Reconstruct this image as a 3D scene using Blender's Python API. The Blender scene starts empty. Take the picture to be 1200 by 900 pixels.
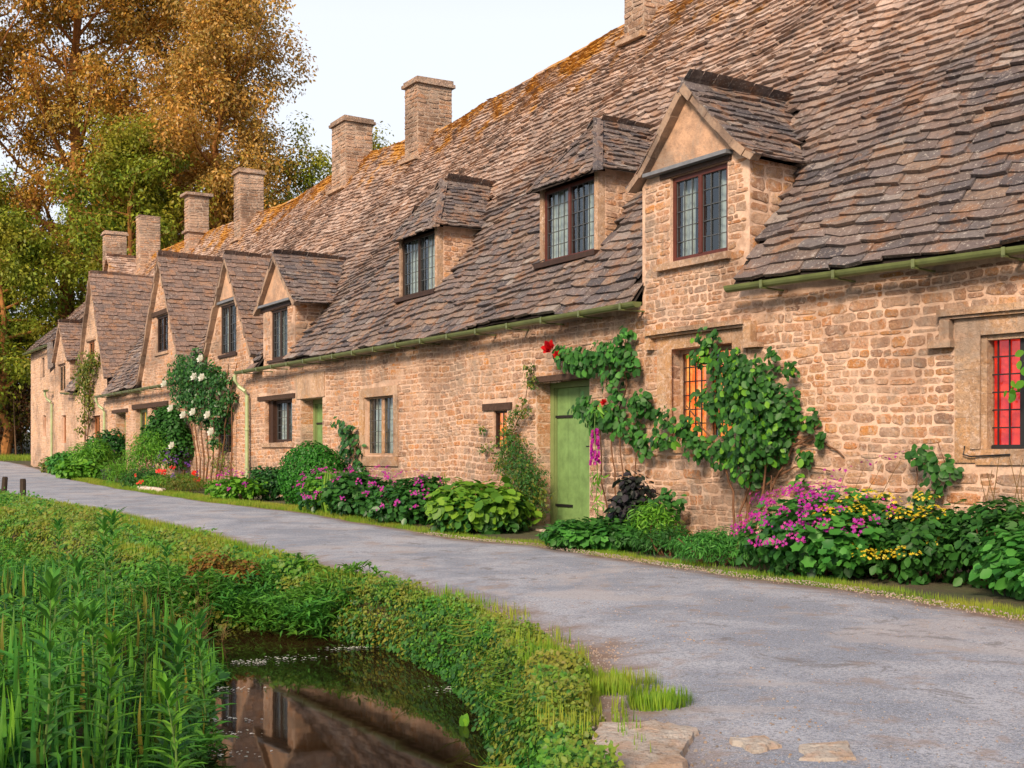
import bpy, math, random
import numpy as np

random.seed(7)
RNG = np.random.default_rng(11)
D2R = math.radians
scene = bpy.context.scene

# ------------------------------------------------------------------ camera, sky, sun, exposure
EYE = 1.15
cam_data = bpy.data.cameras.new('camera')
cam = bpy.data.objects.new('camera', cam_data)
scene.collection.objects.link(cam)
scene.camera = cam
cam.location = (0, 0, EYE)
cam.rotation_euler = (D2R(90), 0, 0)
cam_data.sensor_width = 36
cam_data.lens = 42
cam_data.shift_y = 80 / 1200
cam_data.clip_start = 0.05
cam_data.clip_end = 2000

world = bpy.data.worlds.new('World')
scene.world = world
world.use_nodes = True
wn = world.node_tree
bg = wn.nodes['Background']
sky = wn.nodes.new('ShaderNodeTexSky')
sky.sky_type = 'NISHITA'
sky.sun_disc = False
SUN_ELEV, SUN_AZ = 30, 203          # azimuth clockwise from +Y: the light comes from behind the camera
sky.sun_elevation = D2R(SUN_ELEV)
sky.sun_rotation = D2R(SUN_AZ)
sky.air_density = 1.0
sky.dust_density = 4.0
sky.ozone_density = 1.0
veil = wn.nodes.new('ShaderNodeMix'); veil.data_type = 'RGBA'      # thin bright cloud over the whole sky
veil.inputs['Factor'].default_value = .82
wn.links.new(sky.outputs[0], veil.inputs['A'])
tcw = wn.nodes.new('ShaderNodeTexCoord'); sep = wn.nodes.new('ShaderNodeSeparateXYZ')
wn.links.new(tcw.outputs['Generated'], sep.inputs[0])
vr = wn.nodes.new('ShaderNodeValToRGB')            # the evening cloud is brightest low down
wn.links.new(sep.outputs['Z'], vr.inputs[0])
vr.color_ramp.elements[0].position = .34; vr.color_ramp.elements[0].color = (.58, .60, .64, 1)
vr.color_ramp.elements[1].position = .75; vr.color_ramp.elements[1].color = (.15, .19, .28, 1)
vs = wn.nodes.new('ShaderNodeVectorMath'); vs.operation = 'SCALE'; vs.inputs['Scale'].default_value = 10.0
wn.links.new(vr.outputs[0], vs.inputs[0]); wn.links.new(vs.outputs[0], veil.inputs['B'])
wn.links.new(veil.outputs['Result'], bg.inputs[0])
bg.inputs[1].default_value = 0.12

sun_data = bpy.data.lights.new('sun', 'SUN')
sun = bpy.data.objects.new('sun', sun_data)
scene.collection.objects.link(sun)
sun_data.energy = 4.0
sun_data.angle = D2R(14)
sun_data.color = (1.0, 0.80, 0.60)
sun.rotation_euler = (D2R(90 - SUN_ELEV), 0, D2R(180 - SUN_AZ))

scene.view_settings.view_transform = 'Standard'
scene.view_settings.look = 'None'
scene.view_settings.exposure = 0.63
scene.view_settings.gamma = 1
scene.view_settings.use_curve_mapping = False

# ------------------------------------------------------------------ facade coordinates: t along the row, d into it, z up
TT = np.arange(-18, 50, 0.02)
TH = np.radians(np.interp(TT, [-4.4, -2.4], [40.6, 31.7]))
_i0 = int(np.argmin(abs(TT)))
PX = np.cumsum(-np.sin(TH) * .02); PY = np.cumsum(np.cos(TH) * .02)
PX += 0.82 - PX[_i0]; PY += 16.4 - PY[_i0]

def FP(a):
    a = np.asarray(a, float)
    t, d, z = a[..., 0], a[..., 1], a[..., 2]
    th = np.interp(t, TT, TH)
    return np.stack([np.interp(t, TT, PX) + np.cos(th) * d, np.interp(t, TT, PY) + np.sin(th) * d, z], -1)

def GZ(y):
    return np.interp(y, [14, 20, 33, 47, 60, 75, 110], [0, .12, .3, .52, .95, 1.9, 4.0])

def wall_base(t):
    return float(GZ(FP([t, 0, 0])[1]))

# ------------------------------------------------------------------ object helpers
COL = scene.collection

def thing(name, label, cat, loc, group=None):
    o = bpy.data.objects.new(name, None)
    COL.objects.link(o)
    o.location = tuple(float(v) for v in loc)
    o.empty_display_size = .2
    o['label'] = label; o['category'] = cat
    if group: o['group'] = group
    return o

def tag(o, label=None, cat=None, group=None, kind=None):
    if label: o['label'] = label
    if cat: o['category'] = cat
    if group: o['group'] = group
    if kind: o['kind'] = kind
    return o

def root_loc(p):
    while p.parent: p = p.parent
    return np.array(p.location)

def link_mesh(name, me, mat, parent, loc=None, smooth=False):
    me.materials.append(mat)
    if smooth:
        me.polygons.foreach_set('use_smooth', np.ones(len(me.polygons), bool))
    o = bpy.data.objects.new(name, me)
    COL.objects.link(o)
    if parent: o.parent = parent
    elif loc is not None: o.location = loc
    return o

class MB:
    """collects faces; facade=True means the points are (t, d, z)"""
    def __init__(self, facade=True):
        self.fac = facade; self.v = []; self.f = []; self.n = 0; self.attr = []
    def add(self, v, f, a=0.0):
        v = np.asarray(v, float).reshape(-1, 3)
        self.v.append(v)
        n = self.n
        self.f += [tuple(i + n for i in q) for q in f]
        self.n += len(v)
        self.attr.append(np.full(len(v), a) if np.isscalar(a) else np.asarray(a, float))
    def box(self, t0, t1, d0, d1, z0, z1, j=0.0):
        c = np.array([[t, d, z] for t in (t0, t1) for d in (d0, d1) for z in (z0, z1)], float)
        if j: c += RNG.uniform(-j, j, c.shape)
        self.add(c, [(0, 1, 3, 2), (4, 6, 7, 5), (0, 4, 5, 1), (2, 3, 7, 6), (0, 2, 6, 4), (1, 5, 7, 3)])
    def blocks(self, t0, t1, d0, d1, z0, z1, j=0):
        """a dressed member laid up from separate blocks along its longer side"""
        L_ = max(t1 - t0, z1 - z0); n = max(1, round(L_ / random.uniform(.28, .42)))
        cut = [0] + sorted((k + random.uniform(-.2, .2)) / n for k in range(1, n)) + [1]
        for a, b in zip(cut[:-1], cut[1:]):
            o = random.uniform(0, .006); g = .0025
            if t1 - t0 > z1 - z0: self.box(t0 + (t1 - t0) * a + g * (a > 0), t0 + (t1 - t0) * b, d0 - o, d1, z0 + random.uniform(0, .003), z1 - random.uniform(0, .003))
            else: self.box(t0 + random.uniform(0, .003), t1 - random.uniform(0, .003), d0 - o, d1, z0 + (z1 - z0) * a + g * (a > 0), z0 + (z1 - z0) * b)
    def tube(self, pts, r, n=8, cap=True):
        pts = np.asarray(pts, float)
        r = np.full(len(pts), r) if np.isscalar(r) else np.asarray(r, float)
        rings = []
        for i, p in enumerate(pts):
            a = pts[min(i + 1, len(pts) - 1)] - pts[max(i - 1, 0)]
            a = a / (np.linalg.norm(a) + 1e-9)
            up = np.array([0, 0, 1.]) if abs(a[2]) < .9 else np.array([1., 0, 0])
            s = np.cross(a, up); s /= np.linalg.norm(s); u = np.cross(s, a)
            an = np.arange(n) * 2 * math.pi / n
            rings.append(p + r[i] * (np.cos(an)[:, None] * s + np.sin(an)[:, None] * u))
        f = []
        for i in range(len(pts) - 1):
            for k in range(n):
                f.append((i * n + k, i * n + (k + 1) % n, (i + 1) * n + (k + 1) % n, (i + 1) * n + k))
        if cap: f += [tuple(range(n))[::-1], tuple((len(pts) - 1) * n + k for k in range(n))]
        self.add(np.concatenate(rings), f)
    def build(self, name, mat, parent=None, smooth=False, loc=None):
        if not self.v: return None
        v = np.concatenate(self.v)
        if self.fac: v = FP(v)
        if parent is not None: v = v - root_loc(parent)
        elif loc is not None: v = v - np.array(loc, float)
        me = bpy.data.meshes.new(name)
        me.from_pydata(v.tolist(), [], self.f)
        at = np.concatenate(self.attr)
        if at.any():
            a = me.attributes.new('wear', 'FLOAT', 'POINT'); a.data.foreach_set('value', at.astype(np.float32))
        me.update()
        return link_mesh(name, me, mat, parent, loc, smooth)

# ------------------------------------------------------------------ materials
def new_mat(name):
    m = bpy.data.materials.new(name); m.use_nodes = True
    nt = m.node_tree
    return m, nt, nt.nodes['Principled BSDF'], nt.nodes, nt.links

def ramp(nt, stops, interp='LINEAR'):
    r = nt.nodes.new('ShaderNodeValToRGB'); r.color_ramp.interpolation = interp
    el = r.color_ramp.elements
    while len(el) > 1: el.remove(el[-1])
    for i, (p, c) in enumerate(stops):
        e = el[0] if i == 0 else el.new(p)
        e.position = p; e.color = (*c, 1) if len(c) == 3 else c
    return r

def noise(nt, scale, detail=4, rough=.6, vec=None, dist=0):
    n = nt.nodes.new('ShaderNodeTexNoise'); n.inputs['Scale'].default_value = scale
    n.inputs['Detail'].default_value = detail; n.inputs['Roughness'].default_value = rough
    n.inputs['Distortion'].default_value = dist
    if vec: nt.links.new(vec, n.inputs['Vector'])
    return n

def mixc(nt, fac, a, b, mode='MIX'):
    m = nt.nodes.new('ShaderNodeMix'); m.data_type = 'RGBA'; m.blend_type = mode
    for s, v in ((m.inputs['Factor'], fac), (m.inputs['A'], a), (m.inputs['B'], b)):
        if isinstance(v, (int, float)): s.default_value = v
        elif isinstance(v, tuple): s.default_value = (*v, 1) if len(v) == 3 else v
        else: nt.links.new(v, s)
    return m.outputs['Result']

def maprange(nt, v, a, b, c=0, d=1):
    m = nt.nodes.new('ShaderNodeMapRange')
    nt.links.new(v, m.inputs['Value'])
    for i, x in zip(('From Min', 'From Max', 'To Min', 'To Max'), (a, b, c, d)): m.inputs[i].default_value = x
    return m.outputs['Result']

def bump(nt, bsdf, h, strength=.4, dist=.02):
    b = nt.nodes.new('ShaderNodeBump'); b.inputs['Strength'].default_value = strength
    b.inputs['Distance'].default_value = dist
    nt.links.new(h, b.inputs['Height']); nt.links.new(b.outputs[0], bsdf.inputs['Normal'])

def geom(nt): return nt.nodes.new('ShaderNodeNewGeometry')

def mat_stone(name, stops, stain=.35, lichen=0.0, strength=.6):
    m, nt, b, N, L = new_mat(name)
    g = geom(nt); tc = N.new('ShaderNodeTexCoord').outputs['Object']
    r = ramp(nt, stops); L.new(g.outputs['Random Per Island'], r.inputs[0])
    n1 = noise(nt, 9, 6, .7, tc); n2 = noise(nt, 45, 5, .7, tc); n3 = noise(nt, .9, 4, .6, tc)
    c = mixc(nt, maprange(nt, n1.outputs[0], .48, .62, 0, .6), r.outputs[0], (.58, .34, .18))
    n7 = noise(nt, 16, 8, .8, tc)
    c = mixc(nt, maprange(nt, n7.outputs[0], .51, .58, 0, .7), c, (.70, .53, .43))
    c = mixc(nt, maprange(nt, n2.outputs[0], .52, .64, 0, .55), c, (.17, .10, .06))
    c = mixc(nt, maprange(nt, n3.outputs[0], .50, .64, 0, stain), c, (.17, .115, .085))
    if lichen:
        n4 = noise(nt, 2.2, 8, .75, tc)
        c = mixc(nt, maprange(nt, n4.outputs[0], .60, .66, 0, lichen), c, (.60, .27, .04))
        n5 = noise(nt, 5.5, 8, .75, tc)
        c = mixc(nt, maprange(nt, n5.outputs[0], .60, .66, 0, .55), c, (.62, .56, .48))
    n8 = noise(nt, 1.7, 9, .75, tc, .6)
    c = mixc(nt, maprange(nt, n8.outputs[0], .50, .60, 0, .6), c, (.60, .42, .31))
    n9 = noise(nt, .55, 8, .7, tc, .4)
    c = mixc(nt, maprange(nt, n9.outputs[0], .50, .62, 0, .6), c, (.22, .14, .10))
    n10 = noise(nt, 1.1, 10, .8, tc, 1.0)
    c = mixc(nt, maprange(nt, n10.outputs[0], .53, .60, 0, .55), c, (.30, .245, .20))
    L.new(c, b.inputs['Base Color']); b.inputs['Roughness'].default_value = .92
    b.inputs['Specular IOR Level'].default_value = .15
    n6 = noise(nt, 28, 10, .75, tc)
    bump(nt, b, n6.outputs[0], min(1, strength * 1.5), .06)
    return m

STONES = [(0, (.46, .22, .11)), (.14, (.60, .34, .20)), (.28, (.34, .19, .13)), (.42, (.64, .40, .27)), (.52, (.42, .29, .22)),
          (.64, (.60, .23, .07)), (.76, (.56, .33, .22)), (.85, (.24, .14, .10)), (.93, (.66, .28, .08)), (1, (.70, .50, .38))]
M = {}
M['stone'] = mat_stone('rubble_stone', STONES, lichen=.5)
M['stone_far'] = mat_stone('pale_rubble_stone', [(0, (.58, .37, .23)), (.3, (.72, .52, .38)), (.6, (.52, .33, .21)), (1, (.74, .47, .28))], stain=.3)
M['chimney'] = mat_stone('chimney_stone', [(0, (.38, .26, .19)), (.3, (.52, .34, .25)), (.6, (.24, .18, .15)), (.85, (.54, .27, .14)), (1, (.60, .47, .38))], stain=.85)
M['jamb'] = mat_stone('dressed_stone', [(0, (.42, .22, .10)), (.3, (.52, .30, .15)), (.6, (.40, .26, .17)), (1, (.54, .36, .23))], stain=.8, strength=.5)
M['grey_slab'] = mat_stone('flat_slab_stone', [(0, (.60, .54, .48)), (1, (.68, .61, .54))], stain=.3)

def mat_mortar(name, base, dark):
    m, nt, b, N, L = new_mat(name)
    tc = N.new('ShaderNodeTexCoord').outputs['Object']
    n1 = noise(nt, 2.0, 8, .7, tc); n2 = noise(nt, 30, 6, .7, tc)
    c = mixc(nt, maprange(nt, n1.outputs[0], .47, .60, 0, .85), base, dark)
    n9 = noise(nt, .55, 8, .7, tc, .4)
    c = mixc(nt, maprange(nt, n9.outputs[0], .52, .62, 0, .65), c, tuple(x * .45 for x in dark))
    n10 = noise(nt, 1.1, 10, .8, tc, 1.0)
    c = mixc(nt, maprange(nt, n10.outputs[0], .53, .60, 0, .5), c, (.30, .245, .20))
    c = mixc(nt, maprange(nt, n2.outputs[0], .50, .64, 0, .45), c, tuple(x * .55 for x in base))
    L.new(c, b.inputs['Base Color']); b.inputs['Roughness'].default_value = .95
    bump(nt, b, n2.outputs[0], .7, .02)
    return m
M['mortar'] = mat_mortar('lime_mortar', (.60, .41, .30), (.40, .25, .17))
M['plaster'] = mat_mortar('gable_render', (.54, .33, .21), (.30, .19, .13))
M['verge'] = mat_mortar('weathered_verge_stone', (.34, .23, .16), (.16, .11, .085))
M['dark_mortar'] = mat_mortar('chimney_mortar', (.40, .30, .23), (.25, .19, .15))

def mat_tiles(name, lo, hi, moss=True):
    """wear attribute: 0 at the eaves, 1 at the ridge"""
    m, nt, b, N, L = new_mat(name)
    g = geom(nt); tc = N.new('ShaderNodeTexCoord').outputs['Object']
    a = N.new('ShaderNodeAttribute'); a.attribute_name = 'wear'
    r1 = ramp(nt, lo); L.new(g.outputs['Random Per Island'], r1.inputs[0])
    r2 = ramp(nt, hi); L.new(g.outputs['Random Per Island'], r2.inputs[0])
    n0 = noise(nt, .35, 4, .6, tc)
    ad = N.new('ShaderNodeMath'); ad.operation = 'ADD'
    L.new(a.outputs['Fac'], ad.inputs[0]); L.new(maprange(nt, n0.outputs[0], .3, .7, -.3, .3), ad.inputs[1])
    c = mixc(nt, maprange(nt, ad.outputs[0], .28, .72), r1.outputs[0], r2.outputs[0])
    n1 = noise(nt, 14, 8, .75, tc); n2 = noise(nt, 3.0, 6, .7, tc)
    c = mixc(nt, maprange(nt, n1.outputs[0], .50, .62, 0, .7), c, (.09, .07, .068))
    n3 = noise(nt, 7, 9, .8, tc)
    c = mixc(nt, maprange(nt, n3.outputs[0], .57, .62, 0, .6), c, (.52, .45, .41))
    c = mixc(nt, maprange(nt, n2.outputs[0], .52, .62, 0, .5), c, (.34, .16, .07))
    n8 = noise(nt, 1.5, 10, .8, tc, .8)
    c = mixc(nt, maprange(nt, n8.outputs[0], .52, .60, 0, .6), c, (.10, .085, .085))
    n9 = noise(nt, 26, 6, .8, tc)
    c = mixc(nt, maprange(nt, n9.outputs[0], .58, .63, 0, .8), c, (.60, .55, .50))
    if moss:
        n4 = noise(nt, 1.1, 9, .75, tc)
        s = N.new('ShaderNodeMath'); s.operation = 'ADD'
        L.new(maprange(nt, a.outputs['Fac'], .58, 1.0, 0, .33), s.inputs[0]); L.new(n4.outputs[0], s.inputs[1])
        c = mixc(nt, maprange(nt, s.outputs[0], .72, .82, 0, .9), c, (.48, .22, .02))
    L.new(c, b.inputs['Base Color']); b.inputs['Roughness'].default_value = .9
    b.inputs['Specular IOR Level'].default_value = .2
    bump(nt, b, n1.outputs[0], .9, .06)
    return m
TLO = [(0, (.14, .11, .105)), (.2, (.25, .19, .17)), (.35, (.085, .078, .088)), (.5, (.19, .16, .16)), (.65, (.28, .20, .155)), (.85, (.12, .108, .115)), (1, (.36, .31, .28))]
THI = [(0, (.42, .27, .20)), (.25, (.56, .39, .30)), (.45, (.28, .185, .145)), (.7, (.62, .46, .38)), (.85, (.40, .28, .22)), (1, (.68, .53, .45))]
M['tiles'] = mat_tiles('stone_roof_tiles', TLO, THI)
M['dormer_tiles'] = mat_tiles('dormer_roof_tiles', TLO, TLO, False)
M['brown_tiles'] = mat_tiles('brown_gable_tiles', [(0, (.20, .14, .12)), (.3, (.30, .20, .16)), (.6, (.17, .13, .12)), (1, (.36, .22, .15))],
                             [(0, (.20, .14, .12)), (.3, (.30, .20, .16)), (.6, (.17, .13, .12)), (1, (.36, .22, .15))], False)

def mat_plain(name, col, rough=.6, spec=.3, var=.25, scale=12, metal=0, bumpy=.1):
    m, nt, b, N, L = new_mat(name)
    tc = N.new('ShaderNodeTexCoord').outputs['Object']
    n = noise(nt, scale, 5, .65, tc)
    c = mixc(nt, maprange(nt, n.outputs[0], .35, .7, 0, 1), col, tuple(x * (1 - var) for x in col))
    L.new(c, b.inputs['Base Color']); b.inputs['Roughness'].default_value = rough
    b.inputs['Specular IOR Level'].default_value = spec; b.inputs['Metallic'].default_value = metal
    bump(nt, b, n.outputs[0], bumpy, .01)
    return m
M['gutter'] = mat_plain('green_painted_gutter', (.12, .145, .05), .35, .5, .35, 5)
M['downpipe'] = mat_plain('pale_green_downpipe', (.33, .40, .20), .4, .5, .25, 5)
M['door'] = mat_plain('sage_green_paint', (.16, .27, .09), .6, .3, .35, 7)
M['door_frame'] = mat_plain('green_frame_paint', (.17, .22, .08), .55, .3, .2, 6)
M['timber'] = mat_plain('dark_stained_timber', (.045, .022, .014), .6, .3, .4, 20, bumpy=.3)
M['lintel'] = mat_plain('weathered_oak', (.075, .045, .032), .85, .2, .5, 18, bumpy=.5)
M['iron'] = mat_plain('black_iron', (.012, .012, .013), .5, .4, .2, 30)
M['lead'] = mat_plain('window_lead', (.09, .095, .10), .5, .4, .3, 30, .3)
M['flashing'] = mat_plain('lead_flashing', (.16, .17, .19), .6, .4, .3, 9)
M['redbrown'] = mat_plain('red_brown_window_paint', (.09, .020, .012), .5, .4, .3, 10)
M['brown_wood'] = mat_plain('bare_brown_wood', (.34, .13, .05), .7, .2, .3, 10)
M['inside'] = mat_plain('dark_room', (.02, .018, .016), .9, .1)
M['white_cloth'] = mat_plain('white_curtain', (.62, .62, .60), .9, .1, .2, 8)
M['post'] = mat_plain('dark_post_wood', (.05, .035, .025), .8, .2, .4, 12, bumpy=.4)
M['bark'] = mat_plain('grey_brown_bark', (.14, .085, .05), .9, .1, .5, 6, bumpy=1.0)
M['orange_bark'] = mat_plain('warm_bark', (.34, .15, .05), .9, .1, .5, 4, bumpy=1.0)
M['woody'] = mat_plain('woody_stem', (.16, .08, .045), .85, .1, .4, 20, bumpy=.5)
M['green_stem'] = mat_plain('green_stem', (.10, .17, .04), .6, .2, .3, 20)
M['red_stem'] = mat_plain('reddish_stem', (.16, .10, .04), .6, .2, .3, 20)
M['underlay'] = mat_plain('roof_underlay', (.035, .028, .025), .95, .05)

def mat_glow(name, c1, c2, s, scale=6):
    m, nt, b, N, L = new_mat(name)
    tc = N.new('ShaderNodeTexCoord').outputs['Object']
    n = noise(nt, scale, 3, .6, tc)
    c = mixc(nt, maprange(nt, n.outputs[0], .4, .65), c1, c2)
    L.new(c, b.inputs['Base Color']); L.new(c, b.inputs['Emission Color'])
    b.inputs['Emission Strength'].default_value = s; b.inputs['Roughness'].default_value = .9
    return m
M['red_curtain'] = mat_glow('lit_red_curtain', (.55, .004, .008), (.9, .035, .006), .6)
M['orange_curtain'] = mat_glow('lit_orange_curtain', (.8, .13, .02), (.95, .34, .08), .9)
M['yellow_curtain'] = mat_glow('lit_yellow_blind', (.9, .45, .03), (.8, .30, .02), .8)
M['lamp_shade'] = mat_glow('lit_lamp_shade', (1, .30, .03), (1, .42, .08), 3.0)

def mat_glass():
    m = bpy.data.materials.new('old_window_glass'); m.use_nodes = True
    nt = m.node_tree; nt.nodes.clear()
    out = nt.nodes.new('ShaderNodeOutputMaterial')
    tr = nt.nodes.new('ShaderNodeBsdfTransparent'); tr.inputs[0].default_value = (.62, .70, .70, 1)
    gl = nt.nodes.new('ShaderNodeBsdfGlossy'); gl.inputs['Roughness'].default_value = .04
    gl.inputs[0].default_value = (.75, .85, .95, 1)
    fr = nt.nodes.new('ShaderNodeLayerWeight'); fr.inputs[0].default_value = .25
    ad = nt.nodes.new('ShaderNodeMath'); ad.operation = 'MULTIPLY_ADD'
    nt.links.new(fr.outputs['Facing'], ad.inputs[0]); ad.inputs[1].default_value = .30; ad.inputs[2].default_value = .06
    mx = nt.nodes.new('ShaderNodeMixShader')
    tc = nt.nodes.new('ShaderNodeTexCoord'); n = noise(nt, 7, 2, .5, tc.outputs['Object'])
    b = nt.nodes.new('ShaderNodeBump'); b.inputs['Strength'].default_value = .15; b.inputs['Distance'].default_value = .02
    nt.links.new(n.outputs[0], b.inputs['Height']); nt.links.new(b.outputs[0], gl.inputs['Normal'])
    nt.links.new(ad.outputs[0], mx.inputs[0]); nt.links.new(tr.outputs[0], mx.inputs[1]); nt.links.new(gl.outputs[0], mx.inputs[2])
    nt.links.new(mx.outputs[0], out.inputs[0])
    return m
M['glass'] = mat_glass()

def mat_leaf(name, stops, patch=None, trans=.42, rough=.5, spec=.35, pscale=1.5):
    m, nt, b, N, L = new_mat(name)
    g = geom(nt); tc = N.new('ShaderNodeTexCoord').outputs['Object']
    r = ramp(nt, stops); L.new(g.outputs['Random Per Island'], r.inputs[0])
    c = r.outputs[0]
    if patch:
        n = noise(nt, pscale, 8, .78, tc, .5)
        c = mixc(nt, maprange(nt, n.outputs[0], .44, .60, 0, .6), c, patch)
    L.new(c, b.inputs['Base Color']); b.inputs['Roughness'].default_value = rough
    b.inputs['Specular IOR Level'].default_value = spec
    tl = N.new('ShaderNodeBsdfTranslucent'); L.new(c, tl.inputs[0])
    mx = N.new('ShaderNodeMixShader'); mx.inputs[0].default_value = trans
    out = N['Material Output']
    L.new(b.outputs[0], mx.inputs[1]); L.new(tl.outputs[0], mx.inputs[2]); L.new(mx.outputs[0], out.inputs[0])
    return m
def G3(a, b, c): return [(0, a), (.35, b), (.7, c), (1, a)]
M['lf_mid'] = mat_leaf('mid_green_leaves', G3((.03, .13, .02), (.06, .20, .03), (.025, .09, .02)))
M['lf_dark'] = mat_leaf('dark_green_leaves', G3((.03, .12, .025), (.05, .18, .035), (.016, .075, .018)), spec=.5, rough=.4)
M['lf_blue'] = mat_leaf('blue_green_leaves', G3((.06, .24, .035), (.10, .33, .05), (.03, .15, .025)))
M['lf_bright'] = mat_leaf('bright_green_leaves', G3((.10, .30, .02), (.18, .40, .03), (.06, .21, .02)))
M['lf_lime'] = mat_leaf('lime_leaves', G3((.12, .28, .02), (.20, .36, .03), (.07, .19, .02)))
M['lf_box'] = mat_leaf('clipped_leaves', G3((.03, .18, .015), (.06, .27, .02), (.02, .12, .015)))
M['lf_purple'] = mat_leaf('dark_purple_leaves', G3((.025, .02, .03), (.04, .035, .04), (.02, .045, .02)))
M['lf_warm'] = mat_leaf('yellowing_leaves', G3((.13, .17, .02), (.22, .20, .03), (.06, .13, .02)))
M['lf_russet'] = mat_leaf('russet_shrub_leaves', G3((.22, .10, .02), (.14, .18, .02), (.30, .15, .03)))
M['lf_bank'] = mat_leaf('bank_leaves', G3((.06, .24, .02), (.13, .33, .03), (.03, .15, .02)), patch=(.34, .22, .03), pscale=1.3)
M['lf_reed'] = mat_leaf('riverside_leaves', G3((.05, .22, .03), (.10, .33, .04), (.03, .14, .03)), patch=(.16, .32, .02), pscale=.9)
M['grass'] = mat_leaf('grass_blades', G3((.16, .32, .02), (.26, .40, .03), (.09, .21, .015)), patch=(.40, .34, .05), pscale=.9)
M['tree_orange'] = mat_leaf('copper_tree_leaves', [(0, (.50, .22, .03)), (.25, (.72, .36, .07)), (.45, (.34, .18, .02)), (.7, (.62, .28, .03)), (.85, (.20, .19, .03)), (1, (.80, .48, .16))], patch=(.20, .20, .03), pscale=.12)  # coppery leaves with the orange light on the crowns put into their colour
M['tree_gold'] = mat_leaf('golden_lit_tree_leaves', [(0, (.55, .27, .05)), (.25, (.78, .44, .12)), (.45, (.36, .21, .03)), (.7, (.66, .33, .05)), (.85, (.24, .22, .03)), (1, (.85, .56, .25))], patch=(.22, .18, .04), pscale=.15)  # coppery leaves again, the golden light on the crown mixed into the colour
M['tree_green'] = mat_leaf('yellow_green_tree_leaves', G3((.16, .26, .02), (.30, .38, .03), (.08, .15, .015)), patch=(.42, .28, .03), pscale=.2)  # yellow green leaf tones with tan patches
M['tree_dark'] = mat_leaf('deep_tree_leaves', G3((.07, .10, .014), (.13, .16, .02), (.035, .05, .01)), patch=(.22, .12, .02), pscale=.25)
M['ivy_red'] = mat_leaf('russet_hedge_leaves', G3((.10, .05, .02), (.16, .06, .03), (.04, .05, .02)))
M['gravel'] = mat_stone('grit', [(0, (.20, .17, .15)), (.5, (.42, .38, .35)), (1, (.55, .50, .46))], stain=.1)
M['petal_magenta'] = mat_leaf('magenta_petals', G3((.42, .01, .26), (.34, .015, .34), (.58, .04, .30)))
M['petal_red'] = mat_leaf('red_petals', G3((.55, .004, .01), (.70, .02, .02), (.35, .003, .01)))
M['petal_scarlet'] = mat_leaf('scarlet_petals', G3((.75, .03, .02), (.85, .08, .04), (.6, .02, .02)))
M['petal_white'] = mat_leaf('white_petals', G3((.80, .80, .72), (.85, .82, .78), (.7, .72, .6)))
M['petal_yellow'] = mat_leaf('yellow_petals', G3((.70, .50, .02), (.60, .42, .01), (.75, .62, .08)))
M['petal_violet'] = mat_leaf('violet_petals', G3((.15, .05, .35), (.20, .05, .30), (.12, .04, .25)))

# ------------------------------------------------------------------ the ground, stream and road
R_BANK = np.array([(.02, -4), (0, 5.9), (-.10, 6.9), (-.42, 8.35), (-.98, 9.55), (-1.62, 10.25), (-3.2, 11.8), (-5.5, 15), (-9, 20.5), (-13, 27), (-22, 38)])
L_BANK = np.array([(-1.35, -4), (-1.6, 5.9), (-2.05, 8.1), (-2.4, 9.2), (-3.2, 10.2), (-5.2, 12.6), (-7.6, 16.5), (-11, 22), (-15, 29), (-24, 39)])
CH = np.concatenate([R_BANK, L_BANK[::-1]])
ROAD_NEAR = np.array([(4.5, -8), (1.9, 0), (.75, 3.2), (.42, 4.2), (.36, 4.9), (.42, 5.5), (.42, 6.31), (.21, 7.32), (-.25, 8.7), (-.69, 9.64), (-2.17, 12.38), (-3.91, 15.64), (-7.02, 20.47), (-8.51, 22.48), (-11.3, 26.37), (-16, 33), (-23, 41), (-34, 52)])
ROAD_FAR = np.array([(11, -8), (6.5, 1.5), (4.6, 5.5), (3.5, 8.17), (2.84, 9.94), (2.15, 10.9), (1.42, 12.38), (.4, 14.4), (-.66, 15.4), (-2.17, 17.88), (-3.66, 20.47), (-5.76, 23.2), (-9.64, 29.33), (-12.93, 35.2), (-18.4, 46.4), (-21, 51), (-25.5, 57.5), (-36, 70)])

def seg_dist(p, line, closed=False):
    best = np.full(len(p), 1e9)
    n = len(line)
    for i in range(n if closed else n - 1):
        a, b = line[i], line[(i + 1) % n]
        ab = b - a
        k = np.clip(((p - a) @ ab) / (ab @ ab), 0, 1)
        best = np.minimum(best, np.linalg.norm(p - (a + k[:, None] * ab), axis=1))
    return best

def inside_poly(p, poly):
    c = np.zeros(len(p), bool); n = len(poly); x, y = p[:, 0], p[:, 1]
    for i in range(n):
        (x0, y0), (x1, y1) = poly[i], poly[(i + 1) % n]
        hit = ((y0 > y) != (y1 > y)) & (x < (x1 - x0) * (y - y0) / (y1 - y0 + 1e-12) + x0)
        c ^= hit
    return c
ROADPOLY = np.concatenate([ROAD_NEAR, ROAD_FAR[::-1]])

def vnoise(p, s, seed=0):
    q = p * s + seed * 17.3
    return (np.sin(q[:, 0] * 1.3 + 2.1 * np.sin(q[:, 1] * .9)) + np.sin(q[:, 1] * 1.7 + 1.7 * np.sin(q[:, 0] * .8 + 1)) +
            .5 * np.sin(q[:, 0] * 3.1 + q[:, 1] * 2.3)) / 2.5

def smooth(x): x = np.clip(x, 0, 1); return x * x * (3 - 2 * x)

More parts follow.
